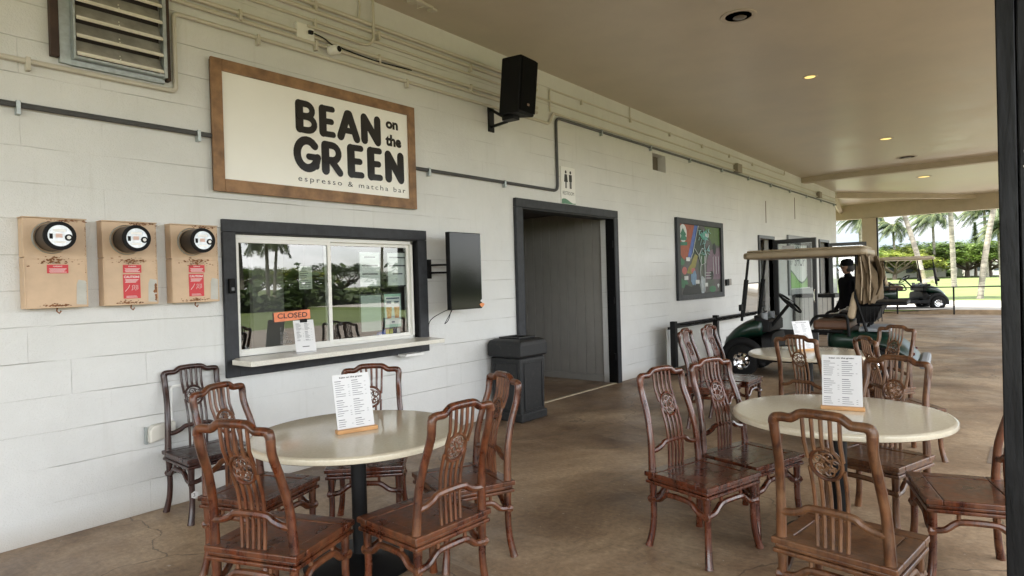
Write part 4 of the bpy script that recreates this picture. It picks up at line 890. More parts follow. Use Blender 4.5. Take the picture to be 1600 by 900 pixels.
        for q in (-.42, .42):
            p0 = (q*A, off+.002*s, .325) if ax == 'x' else (off+.002*s, q*A, .325)
            MB().tube([p0, (p0[0], p0[1], .374)], .010, 6).build('strut', Wm, o, True)
    return o
chair = add_chair()
V0 = {}; VG = {W_RED: W_GLOSS}; VD = {W_RED: W_DARK}; VB = {W_RED: W_BROWN}
CH = [  # x, y, facing deg, variant, group, label
    (1.575, 2.725, 21, V0, 0, 'worn reddish chair at the lower left, nearest the camera, facing the left table'),
    (2.115, 4.60, -92, VD, 0, 'dark chair standing against the wall with a white tag on its front leg'),
    (1.877, 3.46, -70, V0, 0, 'red brown chair just behind the nearest left chair'),
    (2.60, 3.41, -135, VG, 0, 'chair behind the left table under the service window'),
    (2.13, 2.36, 88, V0, 0, 'worn chair with its back to us at the right front of the left table'),
    (2.665, 2.62, 158, V0, 0, 'chair at the right rear of the left table in front of the bin'),
    (3.525, 1.515, -105, VG, 1, 'glossy chair at the left end of the middle pair beside the right table'),
    (4.06, 1.425, -107, VG, 1, 'glossy dark red chair tucked against the left edge of the right table'),
    (3.00, .635, -7, VB, 1, 'brown chair in the front centre of the right table with its back to us'),
    (4.00, .30, 108, V0, 1, 'chair at the far right partly hidden by the column'),
    (4.47, .79, 163, VB, 1, 'chair on the far side of the right table behind the menu'),
    (6.28, 1.60, -14, VB, 2, 'chair with its back to us in front of the far table'),
    (7.02, 2.60, -89, VG, 2, 'side on chair left of the far table, its seat pointing right'),
    (6.28, .90, -55, VB, 2, 'chair just left of the farthest chair, before the golf cart rear'),
    (7.17, 1.24, 151, VB, 2, 'farthest chair, standing before the rear bumper of the golf cart'),
    (6.45, 2.62, -84, VG, 2, 'slim looking side on chair at the far left by the black rack'),
]
GR = ['chairs around the left table', 'chairs around the right table', 'chairs around the far table']
for i, (x, y, a, v, g, lb) in enumerate(CH):
    c_ = chair if i == 0 else copy_tree(chair, None, v)
    c_.location = (x, y, .0); c_.rotation_euler = (0, 0, R(a)-PI/2)
    tag(c_, lb, 'chair', GR[g])
    if i == 1: dark = c_
# white tag on the dark chair's front leg
hx = MB(); hx.quad(*[(.20+.026*math.cos(k*PI/3+PI/6), .2165, .20+.026*math.sin(k*PI/3+PI/6)) for k in range(6)]); hx.mi = [0]
tg = hx.build('white_tag', CARD, dark, recalc=False)
text('3', INK, tg, (.210, .2172, .188), h=.024, basis=Matrix(((-1, 0, 0), (0, 0, 1), (0, 1, 0))))

def add_table():
    o = empty('round_table', (0, 0, 0)); r_ = .59
    MB().lathe([(.001, .712), (r_-.012, .712), (r_-.003, .717), (r_, .728), (r_-.003, .742), (r_-.013, .7495), (r_-.02, .750), (.001, .750)], 96).build('tabletop', TERR, o, True)
    MB().lathe([(.001, .0), (.315, .0), (.318, .008), (.30, .018), (.12, .030), (.055, .05), (.045, .06), (.001, .06)], 48).build('base', BLACKP, o, True)
    MB().lathe([(.043, .055), (.043, .70)], 24).build('pole', BLACKP, o, True)
    MB().box(-.28, .28, -.03, .03, .695, .711).box(-.03, .03, -.28, .28, .6955, .7105).build('bracket', BLACKP, o)
    return o
t0 = add_table(); TB = [(2.215, 3.0, 'round cream table under the service window at left', 'left'), (4.10, .915, 'round cream table in the right foreground', 'right'), (7.08, 1.85, 'round cream table in front of the golf cart', 'far')]
for i, (x, y, lb, _) in enumerate(TB):
    t_ = t0 if i == 0 else copy_tree(t0); t_.location = (x, y, 0); t_.rotation_euler.z = i*1.3; tag(t_, lb, 'table', 'round cafe tables')
def menu(x, y, ang, lb, seed, lean=14):
    o = empty('table_menu', (x, y, .7505), R(ang), lb, 'menu', 'menus on the tables')
    MB().box(-.118, .118, -.028, .022, 0, .022).build('wood_holder', OAKL, o, bevel=.003)
    cdd = MB().box(-.108, .108, -.0012, .0012, 0, .315).build('menu_card', CARD, o); cdd.location = (0, 0, .012); cdd.rotation_euler.x = -R(lean)
    text('bean on the green', INK, cdd, (-.068, -.0018, .290), w=.136, h=.0125, off=.03, name='heading')
    textlines(cdd, .196, .265, -.098, .018, -.0016, seed)
    return o
menu(2.20, 2.985, -16, 'upright paper menu in a wooden block on the left table', 1)
menu(4.17, .905, -78, 'upright paper menu in a wooden block on the right table', 2)
menu(7.19, 1.89, -36, 'leaning paper menu on the far table before the golf cart', 3, 18)

# --- litter bin
bn_ = empty('litter_bin', (5.685, 4.635, 0), 0, 'square dark grey litter bin beside the restroom doorway', 'bin')
BINM = mat('bin_plastic', (.011, .0115, .0125), .5, spec=.4, col2=(.05, .048, .045), contrast=(.55, .85), vs=16, bump=.2, bs=90, rvar=.1)
bs_ = .235
mb = MB(); mb.prism([(-bs_*.93, -bs_*.93), (bs_*.93, -bs_*.93), (bs_*.93, bs_*.93), (-bs_*.93, bs_*.93)], lambda u, v, d: (u*(1+.05*d), v*(1+.05*d), d), .0, .72); mb.build('body', BINM, bn_, bevel=.03, seg=4)
mb = MB()
for (ax, s) in (('y', -1), ('x', -1), ('x', 1)):
    for a, b, c, d in ((-.17, -.155, .12, .66), (.155, .17, .12, .66), (-.154, .154, .645, .66), (-.154, .154, .12, .135)):
        q = bs_*.945
        if ax == 'y': mb.box(a, b, s*(q+.012), s*(q-.01), c, d)
        else: mb.box(s*(q+.012), s*(q-.01), a, b, c, d)
mb.build('panel_rib', BINM, bn_, bevel=.004)
box('foot_band', BINM, -bs_, bs_, -bs_, bs_, 0.004, .10, bn_, .012)
mb = MB(); pf = [(.735, 1.03), (.86, 1.0), (.90, .95), (.925, .80)]
n_ = 4; vs = []
for z, k in [(.725, 1.0), (.745, 1.05), (.86, 1.05), (.905, .98), (.925, .80), (.925, .62), (.86, .60)]:
    q = bs_*k; vs += [(-q, -q, z), (q, -q, z), (q, q, z), (-q, q, z)]
fs = [(i*4+j, i*4+(j+1) % 4, (i+1)*4+(j+1) % 4, (i+1)*4+j) for i in range(6) for j in range(4)]+[(24, 25, 26, 27)]
mb._a(vs, fs); mb.build('lid', BINM, bn_, bevel=.012, seg=3)
mb = MB(); mb.box(-.15, .15, -.15, -.12, .926, .945); mb.box(-.15, .15, .12, .15, .926, .945); mb.box(-.15, -.12, -.119, .119, .926, .945); mb.box(.12, .15, -.119, .119, .926, .945); mb.build('lid_rim', BINM, bn_, bevel=.006)
# --- black bag rack by the wall
br = empty('bag_rack', (9.55, 4.52, 0), 0, 'black steel golf bag rack along the block wall', 'rack')
for x, z in ((0, .86), (1.75, .86)):
    box('post', BLACKP, x-.045, x+.045, -.045, .045, 0, z, br, .004); MB().tube([(x+.05, 0, .72), (x+.50, -.0, .02)] if x < 1 else [(x, .0, .7), (x+.35, 0, .02)], .022, 4).build('brace', BLACKP, br)
    box('foot', BLACKP, x-.05, x+.05, -.35, .30, 0.0, .035, br)
box('top_rail', BLACKP, .046, 4.2, -.02, .02, .78, .82, br); box('rear_rail', BLACKP, .046, 4.2, .10, .13, .72, .76, br)
for k in range(13): MB().tube([(.2+.3*k, 0, .80), (.2+.3*k, -.18, .795), (.2+.3*k, -.26, .83)], .013, 6).build('prong', BLACKP, br)
box('white_board', mat('rack_white', (.6, .6, .57), .6), .1, 1.70, .16, .18, .06, .74, br)

# ================================================================== GOLF CARTS
GREENP = mat('cart_green', (.0025, .018, .011), .3, spec=.4, coat=.15, var=.1, vs=3)
BEIGE = mat('cart_beige', (.42, .33, .22), .5, var=.08, vs=6); CANVAS = mat('tan_canvas', (.15, .11, .068), .85, spec=.2, var=.2, vs=7, bump=.5, bs=9)
ROOFP = mat('cart_roof', (.27, .215, .14), .5, var=.1, vs=4); GREYP = mat('bumper_grey', (.22, .235, .25), .5); SHIELD = glass_mat('windshield', (.80, .74, .66), .12, .05)
def loft(mb, secs):
    n = len(secs[0]); vs = [p for s in secs for p in s]; fs = [(i*n+k, i*n+(k+1) % n, (i+1)*n+(k+1) % n, (i+1)*n+k) for i in range(len(secs)-1) for k in range(n)]
    fs += [tuple(range(n))[::-1], tuple((len(secs)-1)*n+k for k in range(n))]; mb._a(vs, fs)
def sec(x, w_, t, b, r_=.12):
    pts = [(-w_, b), (-w_, t-r_), (-w_+.03, t-r_*.5), (-w_*.78, t-r_*.12), (-w_*.4, t), (w_*.4, t), (w_*.78, t-r_*.12), (w_-.03, t-r_*.5), (w_, t-r_), (w_, b)]
    return [(x, y, z) for y, z in pts]
def add_cart():
    o = empty('golf_cart', (0, 0, 0))
    fx, rx, wy, wr = .90, -.80, .49, .225
    mb = MB(); loft(mb, [sec(.56, .50, .84, .50), sec(.70, .535, .84, .52), sec(.86, .55, .79, .50), sec(1.0, .55, .71, .48), sec(1.12, .52, .60, .42), sec(1.20, .42, .50, .36, .08), sec(1.225, .30, .44, .34, .05)])
    b = mb.build('front_cowl', GREENP, o, True); s_ = b.modifiers.new('s', 'SUBSURF'); s_.levels = 1; s_.render_levels = 2
    mb = MB(); loft(mb, [sec(.50, .48, .60, .20), sec(.62, .52, .62, .20), sec(.64, .50, .62, .50)]); mb.build('scuttle', BLACKPL, o, True)
    mb = MB(); loft(mb, [sec(-.20, .56, .66, .24, .06), sec(-.36, .585, .68, .26, .08), sec(-.56, .59, .68, .42, .1), sec(-.88, .585, .65, .45, .12), sec(-1.12, .56, .54, .36, .12), sec(-1.27, .53, .36, .26, .06), sec(-1.31, .50, .31, .25, .04)])
    b = mb.build('rear_body', GREENP, o, True); s_ = b.modifiers.new('s', 'SUBSURF'); s_.levels = 1; s_.render_levels = 2
    box('floor_pan', BLACKPL, -.30, .68, -.56, .56, .22, .30, o, .01); box('floor_mat', RUBBER, -.19, .56, -.48, .48, .301, .312, o)
    box('chassis', BLACKPL, -1.1, 1.1, -.28, .28, .20, .38, o); box('side_sill', BLACKPL, -.32, .66, .545, .59, .225, .33, o, .01); box('side_sill', BLACKPL, -.32, .66, -.59, -.545, .225, .33, o, .01)
    for x in (fx, rx):
        for s in (-1, 1):
            w_ = empty('wheel', (x, s*wy, wr)); w_.parent = o
            MB().lathe([(.12, -.10), (.19, -.105), (.218, -.085), (.225, -.05), (.225, .05), (.218, .085), (.19, .105), (.12, .10)], 36, axis='y', cap=False).build('tyre', RUBBER, w_, True)
            MB().lathe([(.001, s*.05), (.05, s*.06), (.06, s*.05), (.10, s*.045), (.122, s*.085), (.127, s*.098), (.121, s*.098), (.108, s*.05), (.001, s*.03)], 28, axis='y').build('rim', CHROME, w_, True)
            mb = MB()
            for k in range(8): a = k*PI/4; mb.quad(*[(r_*math.cos(a+d), s*.062, r_*math.sin(a+d)) for r_, d in ((.062, -.16), (.098, -.14), (.098, .14), (.062, .16))])
            mb.build('rim_slot', BLACKPL, w_, recalc=False)
            A = [(x+(wr+.045)*math.cos(a), s*(wy+.045), wr+(wr+.045)*math.sin(a)) for a in [PI*k/16 for k in range(-1, 18)]]
            MB().tube(A, .028, 6, sq=2.2, up=(0, 1, 0)).build('fender', BLACKPL, o, True)
    # roof and struts
    mb = MB(); pl = [(-.76, -.52), (-.70, -.585), (.80, -.585), (.86, -.50), (.86, .50), (.80, .585), (-.70, .585), (-.76, .52)]
    mb.prism(pl, lambda u, v, d: (u, v, d), 1.645, 1.735); mb.build('roof', ROOFP, o, bevel=.035, seg=4)
    mb = MB(); mb.prism([(u*.95, v*.9) for u, v in pl], lambda u, v, d: (u, v, d), 1.736, 1.765); mb.build('roof_crown', ROOFP, o, bevel=.02, seg=3)
    for s in (-1, 1):
        MB().tube([(.78, s*.52, 1.65), (.90, s*.50, .78)], .019, 8).build('front_strut', BLACKPL, o, True)
        MB().tube([(.815, s*.52, 1.36), (.885, s*.505, .84)], .034, 6).build('strut_sleeve', BLACKPL, o, True)
        MB().tube([(-.62, s*.50, 1.65), (-.60, s*.50, 1.1), (-.72, s*.48, .66)], .019, 8).build('rear_strut', BLACKPL, o, True)
        MB().tube(elbow([(-.52, s*.57, .60), (-.50, s*.575, .88), (-.10, s*.575, .86), (.0, s*.57, .66), (-.45, s*.57, .66)], .07), .02, 8).build('hip_rail', BLACKPL, o, True)
        MB().tube([(.845, s*.56, 1.10), (.87, s*.66, .98)], .008, 6).build('mirror_stalk', BLACKPL, o, True)
        box('mirror', BLACKPL, .845, .885, s*.66-.06, s*.66+.06, .93, 1.02, o, .01)
    MB().quad((.842, -.49, 1.30), (.842, .49, 1.30), (.882, .48, .88), (.882, -.48, .88)).build('windshield', SHIELD, o)
    box('windshield_edge', BLACKPL, .835, .85, -.50, .50, 1.30, 1.315, o)
    mb = MB(); loft(mb, [[(.52, -.46, .62), (.52, .46, .62), (.52, .46, .78), (.52, -.46, .78)], [(.70, -.48, .62), (.70, .48, .62), (.74, .48, .86), (.74, -.48, .86)]]); mb.build('dashboard', BLACKPL, o, bevel=.02)
    for y, nm in ((.40, 1), (-.05, 2)): MB().lathe([(.045, 0), (.05, .1), (.044, .1), (.04, .01), (.001, .01)], 16, (.6, y, .79)).build('cup_holder', GREYP, o, True)
    # steering
    rt_ = Matrix.Rotation(R(-42), 3, 'Y'); c0 = Vector((.27, .27, 1.02))
    sw_ = MB().tube([c0+rt_ @ Vector((.185*math.cos(2*PI*k/28), .185*math.sin(2*PI*k/28), 0)) for k in range(28)], .015, 8, closed=True).build('steering_wheel', BLACKPL, o, True)
    mb = MB()
    for k in range(3): a = 2*PI*k/3+.5; mb.tube([c0, c0+rt_ @ Vector((.18*math.cos(a), .18*math.sin(a), 0))], .012, 6)
    mb.lathe([(.001, -.02), (.05, -.02), (.05, .012), (.001, .02)], 16, c0, rot=rt_); mb.build('spokes', BLACKPL, sw_, True)
    MB().box(-.035, .035, -.05, .05, .022, .03, rt_, (0, 0, 0)).build('score_clip', GREYP, sw_).location = c0
    MB().tube([c0-rt_ @ Vector((0, 0, .02)), (.62, .27, .60)], .024, 8).build('steering_column', BLACKPL, o, True)
    # seats
    box('seat_cushion', mat('brown_vinyl', (.10, .045, .022), .5, var=.2, vs=8), -.52, -.06, -.50, .50, .675, .80, o, .035)
    sb_ = MB().box(-.05, .05, -.50, .50, 0, .36).build('seat_back', BEIGE, o, bevel=.035); sb_.location = (-.53, 0, .82); sb_.rotation_euler.y = R(-13)
    sb2 = MB().box(-.075, -.052, -.47, .47, .02, .34).build('seat_shell', BLACKPL, o, bevel=.01); sb2.location = (-.53, 0, .82); sb2.rotation_euler.y = R(-13)
    mb = MB()
    for k in range(9):
        pass
    g = 12; vs = []; rnd = random.Random(2)
    for i in range(g+1):
        for j in range(g+1):
            u, v = i/g, j/g; vs.append((-.44+.36*u+.02*math.sin(v*9), -.42+.42*v, .815+.12*(1-u)**2+.02*math.sin(u*11+v*6)+rnd.uniform(-.006, .006)))
    mb._a(vs, [(i*(g+1)+j, (i+1)*(g+1)+j, (i+1)*(g+1)+j+1, i*(g+1)+j+1) for i in range(g) for j in range(g)])
    tw = mb.build('seat_cover', mat('white_cloth', (.62, .62, .60), .7), o, True, recalc=False); s_ = tw.modifiers.new('s', 'SOLIDIFY'); s_.thickness = .012
    # canvas bag cover: folded curtain behind the seats
    mb = MB(); secs = []
    for z, a, b_, wv in ((1.645, -.62, -.76, .50), (1.55, -.62, -.80, .51), (1.40, -.615, -.84, .52), (1.22, -.61, -.85, .525), (1.08, -.62, -.83, .52), (1.02, -.64, -.80, .50)):
        ring = []; n = 40
        for k in range(n):
            t = k/n*4
            if t < 1: p = (a, -wv+2*wv*t)
            elif t < 2: p = (a+(b_-a)*(t-1), wv)
            elif t < 3: p = (b_, wv-2*wv*(t-2))
            else: p = (b_+(a-b_)*(t-3), -wv)
            f_ = .022*math.sin(k*2.3+z*7)+.018*math.sin(k*1.1-z*13); ring.append((p[0]+(f_ if (t < 1 or 2 <= t < 3) else f_*.3), p[1]+(f_ if not (t < 1 or 2 <= t < 3) else 0), z+.012*math.sin(k*1.7)))
        secs.append(ring)
    loft(mb, secs); mb.build('canvas_cover', CANVAS, o, True)
    mb = MB()
    for q in (-.67, -.77): mb.tube([(q, .535, 1.62), (q-.02, .56, 1.35), (q, .545, 1.06)], .007, 5)
    mb.build('cover_seam', BEIGE, o, True)
    # flap hanging open at the rear
    mb = MB(); g = 10; vs = []
    for i in range(g+1):
        for j in range(g+1):
            u, v = i/g, j/g; vs.append((-.84-.07*math.sin(v*PI)*(.4+.6*u)-.02*math.sin(u*14), .16+.35*u, 1.60-.50*v+.03*math.sin(u*8)))
    mb._a(vs, [(i*(g+1)+j, (i+1)*(g+1)+j, (i+1)*(g+1)+j+1, i*(g+1)+j+1) for i in range(g) for j in range(g)])
    s_ = mb.build('cover_flap', CANVAS, o, True, recalc=False).modifiers.new('s', 'SOLIDIFY'); s_.thickness = .008
    # basket, bag holder, bumper
    mb = MB(); loft(mb, [[(-.60, -.46, .76), (-.60, .46, .76), (-.60, .46, .985), (-.60, -.46, .985)], [(-.82, -.42, .78), (-.82, .42, .78), (-.90, .46, .985), (-.90, -.46, .985)]]); mb.build('basket', BLACKPL, o, bevel=.012)
    mb = MB()
    for k in range(7): mb.box(-.9+.045*k-.004, -.9+.045*k+.004, .425, .468, .79, .975)
    mb.build('basket_rib', BLACKPL, o)
    box('bag_bar', BLACKPL, -1.19, -.72, -.42, .42, .99, 1.04, o, .015); MB().tube([(-.70, .2, .68), (-.76, .2, .8)], .02, 6).build('basket_leg', BLACKPL, o); MB().tube([(-.70, -.2, .68), (-.76, -.2, .8)], .02, 6).build('basket_leg', BLACKPL, o)
    box('bag_well', GREYP, -1.0, -.62, -.44, .44, .655, .70, o, .01)
    box('rear_bumper', GREYP, -1.42, -1.30, -.52, .52, .21, .32, o, .035); box('front_bumper', BLACKPL, 1.18, 1.27, -.42, .42, .26, .37, o, .03)
    for s in (-1, 1):
        box('tail_light', mat('tail_red', (.08, .006, .006), .3), -1.262, -1.235, s*.40-.04, s*.40+.04, .37, .40, o, .004)
        hl = MB().lathe([(.001, .012), (.05, .008), (.055, 0), (.001, -.01)], 16, axis='x'); hl.build('headlight', mat('lens', (.6, .62, .62), .1, coat=.6), o, True).location = (1.17, s*.33, .49)
    return o
ct = add_cart(); ct.location = (10.507, 2.65, .004); ct.rotation_euler.z = R(95); ct.scale = (1.05, 1.05, 1.10)
tag(ct, 'dark green golf cart with tan roof and canvas cover parked under the terrace roof', 'golf cart', 'golf carts')
c2 = copy_tree(ct); c2.location = (28.85, 4.15, .05); c2.rotation_euler.z = R(-59); c2.scale = (1.22, 1.17, 1.17)
tag(c2, 'dark green golf cart facing right on the path outside, beyond the railing', 'golf cart', 'golf carts')
# railing at far edge
rl = empty('railing', (26.85, 0, 0), 0, 'black metal railing along the far edge of the floor', 'railing')
box('top_rail', BLACKP, -.02, .02, -6, 4.4, .94, .975, rl)
for y in (4.38, 3.92, 2.22, .52, -1.2, -2.5): box('post', BLACKP, -.025, .025, y-.025, y+.025, 0, .939, rl)
MB().tube([(0, 4.36, .05), (0, 2.25, .20)], .012, 5).build('low_rail', BLACKP, rl)

# ================================================================== PERSON behind the cart
def person():
    o = empty('person', (11.95, 2.46, 0), R(222), 'person in dark clothes and cap standing behind the golf cart', 'person')
    V = [(0, 0, .96), (0, .0, 1.12), (0, .01, 1.32), (0, .01, 1.44), (0, .0, 1.50), (0, -.01, 1.57)]
    r_ = [.155, .14, .165, .12, .062, .058]
    E_ = [(0, 1), (1, 2), (2, 3), (3, 4), (4, 5)]
    def ch(st, pts, rs):
        i = st
        for p, q in zip(pts, rs): V.append(p); r_.append(q); E_.append((i, len(V)-1)); i = len(V)-1
        return i
    for s in (-1, 1):
        ch(0, [(s*.095, 0, .88), (s*.10, .01, .50), (s*.105, -.01, .10), (s*.11, -.02, .05), (s*.12, -.15, .03)], [.10, .066, .045, .04, .035])
        e = ch(3, [(s*.17, .01, 1.43), (s*.225, .02, 1.37), (s*.26, .03, 1.11), (s*.25, -.10, .90), (s*.25, -.13, .83), (s*.25, -.145, .79)], [.075, .058, .042, .034, .03, .028])
        for k in range(4): ch(e, [(s*(.262-.008*k), -.155-.013*k+.0, .765), (s*(.262-.008*k), -.165-.013*k, .735-.004*k), (s*(.258-.008*k), -.163-.013*k, .71)], [.010, .009, .0075])
        ch(e, [(s*.235, -.165, .78), (s*.225, -.185, .755)], [.011, .009])
    me = bpy.data.meshes.new('body'); me.from_pydata(V, E_, []); b = bpy.data.objects.new('body', me); col.objects.link(b); b.parent = o
    m = b.modifiers.new('skin', 'SKIN'); m.use_smooth_shade = True; sk = me.skin_vertices[0].data
    for i, q in enumerate(r_): sk[i].radius = (q*1.32, q*.9)  if i < 4 else (q, q)
    sk[0].use_root = True
    ss = b.modifiers.new('s', 'SUBSURF'); ss.levels = 1; ss.render_levels = 2
    me.materials.append(mat('dark_clothes', (.004, .004, .005), .95, spec=.1, var=.2, vs=10))
    SK = mat('skin', (.20, .11, .07), .55)
    mb = MB()
    n = 20; m_ = 14; vs = []
    for i in range(m_+1):
        ph = PI*i/m_
        for k in range(n):
            a = 2*PI*k/n; x, y, z = math.sin(ph)*math.cos(a), math.sin(ph)*math.sin(a), math.cos(ph)
            w_ = .076*(1 if z > -.1 else 1-.25*(-z-.1)); yy = y*.098*(1 if z > -.2 else .94); vs.append((x*w_, yy, z*.122))
    # pull out nose, chin
    vs = [(x, y-(.022*max(0, 1-abs(x)/.016)*max(0, 1-abs(z+.012)/.03) if y < -.07 else 0)-(.010 if (z < -.09 and y < 0) else 0), z) for x, y, z in vs]
    mb._a(vs, [(i*n+k, i*n+(k+1) % n, (i+1)*n+(k+1) % n, (i+1)*n+k) for i in range(m_) for k in range(n)])
    hd = mb.build('head', SK, o, True); hd.location = (0, -.02, 1.665)
    for s in (-1, 1):
        MB().lathe([(.001, -.006), (.012, -.003), (.012, .003), (.001, .006)], 10, (s*.028, -.088, .008), 'y').build('eye', CARD, hd, True)
        MB().lathe([(.001, -.008), (.02, -.004), (.02, .004), (.001, .008)], 10, (s*.077, .008, -.005), 'x').build('ear', SK, hd, True)
    MB().box(-.022, .022, -.094, -.086, -.060, -.053).build('mouth', mat('lips', (.16, .06, .05), .5), hd, bevel=.003)
    mb = MB(); mb.lathe([(.098, -.005), (.104, .03), (.096, .08), (.06, .112), (.001, .122)], 24, (0, .008, .02)); mb.prism([(-.075, -.07), (-.06, -.15), (0, -.175), (.06, -.15), (.075, -.07)], lambda u, v, d: (u, v, d), .018, .028)
    mb.build('cap', mat('cap', (.004, .004, .005), .9, spec=.1), hd, True)
    mb = MB(); mb.lathe([(.001, -.09), (.07, -.085), (.09, -.05), (.093, .02), (.001, .03)], 20, (0, .03, -.0)); mb.build('hair', mat('hair', (.008, .006, .005), .7), hd, True)
    return o
person()

# ================================================================== VEGETATION
def leaf_mat(name, c1, c2):
    m = bpy.data.materials.new(name); m.use_nodes = True; n = m.node_tree; n.nodes.clear(); l = n.links.new
    o = N(n, 'ShaderNodeOutputMaterial'); d = N(n, 'ShaderNodeBsdfPrincipled'); d.inputs['Roughness'].default_value = .55; tr = N(n, 'ShaderNodeBsdfTranslucent'); mx = N(n, 'ShaderNodeMixShader'); mx.inputs[0].default_value = .35
    t = N(n, 'ShaderNodeTexCoord'); a = N(n, 'ShaderNodeTexNoise'); a.inputs['Scale'].default_value = .9; a.inputs['Detail'].default_value = 4; r = N(n, 'ShaderNodeValToRGB')
    r.color_ramp.elements[0].position = .35; r.color_ramp.elements[1].position = .65; r.color_ramp.elements[0].color = (*c1, 1); r.color_ramp.elements[1].color = (*c2, 1)
    l(t.outputs['Object'], a.inputs['Vector']); l(a.outputs['Fac'], r.inputs['Fac']); l(r.outputs['Color'], d.inputs['Base Color']); l(r.outputs['Color'], tr.inputs['Color'])
    l(d.outputs[0], mx.inputs[1]); l(tr.outputs[0], mx.inputs[2]); l(mx.outputs[0], o.inputs['Surface']); return m
LF1 = leaf_mat('leaf_green', (.05, .09, .014), (.15, .22, .04)); LF2 = leaf_mat('leaf_yellow', (.10, .135, .018), (.28, .31, .05)); LFD = leaf_mat('leaf_dark', (.025, .05, .014), (.08, .12, .03)); LFP = leaf_mat('palm_leaf', (.022, .045, .012), (.075, .10, .028))
BARK = mat('bark', (.10, .075, .055), .9, var=.35, vs=4, bump=.6, bs=12); PBARK = mat('palm_bark', (.19, .17, .135), .9, var=.35, vs=2.5, vscale=(1, 1, 3), bump=.8, bs=6, bscale=(.3, .3, 3), contrast=(.4, .6))
def canopy(R_, H0, H1, seed, ncl=150, nl=46, ls=.34):
    rnd = random.Random(seed); mb = MB(); cl = []
    nl_ = 5+rnd.randrange(3); lobes = [(rnd.uniform(0, 6.28), rnd.uniform(.35, .8)*R_, rnd.uniform(.38, .6)*R_) for _ in range(nl_)]+[(0, 0, .6*R_)]
    for _ in range(ncl):
        a, d, r_ = rnd.choice(lobes); cx, cy = d*math.cos(a), d*math.sin(a)
        th = rnd.uniform(0, 6.28); q = math.sqrt(rnd.random()); x, y = cx+r_*q*math.cos(th), cy+r_*q*math.sin(th)
        e = (x*x+y*y)/(R_*R_*1.1); top = H0+(H1-H0)*math.sqrt(max(.05, 1-e))*(.82+.18*math.sin(a*7+d)); z = top-abs(rnd.gauss(0, .16))*(H1-H0)
        cl.append((x, y, z, rnd.uniform(.55, 1.25)))
    for (x, y, z, s) in cl:
        for _ in range(nl):
            px_, py_, pz_ = rnd.gauss(0, .55)*s, rnd.gauss(0, .55)*s, rnd.gauss(0, .22)*s
            c_ = Vector((x+px_, y+py_, z+pz_)); u = Vector((rnd.uniform(-1, 1), rnd.uniform(-1, 1), rnd.uniform(-.35, .35))).normalized()*ls*rnd.uniform(.5, 1.1); v = u.cross(Vector((rnd.uniform(-.4, .4), rnd.uniform(-.4, .4), 1))).normalized()*ls*rnd.uniform(.25, .6)
            mb._a([c_-u, c_+v*.8, c_+u, c_-v], [(0, 1, 2, 3)])
    return mb, cl
def add_tree(seed, R_, H0, H1, leaf):
    o = empty('shade_tree', (0, 0, 0)); mb, cl = canopy(R_, H0, H1, seed)
    mb.build('crown', leaf, o, recalc=False)
    rnd = random.Random(seed+5); t = MB(); t.tube(smooth_path([(0, 0, -.3), (.05, .02, .8), (.1, -.05, H0*.55)], 3), [.5, .36, .33, .31, .30, .30, .30], 10)
    for k in range(7):
        a = k*.9+rnd.uniform(-.2, .2); q = rnd.uniform(.5, .8)*R_
        t.tube(smooth_path([(.1, -.05, H0*.5), (.3*q*math.cos(a), .3*q*math.sin(a), H0*.85), (.7*q*math.cos(a), .7*q*math.sin(a), H0+.3*(H1-H0)), (q*math.cos(a+.15), q*math.sin(a+.15), H0+.55*(H1-H0))], 3), [.26-.022*i for i in range(10)], 6)
        for j in (-.5, .5): t.tube([(.45*q*math.cos(a), .45*q*math.sin(a), H0*.97), (.8*q*math.cos(a+j), .8*q*math.sin(a+j), H0+.5*(H1-H0))], [.12, .05], 5)
    t.build('trunk', BARK, o, True); return o
WIND = Vector((-.45, .85, 0)).normalized()
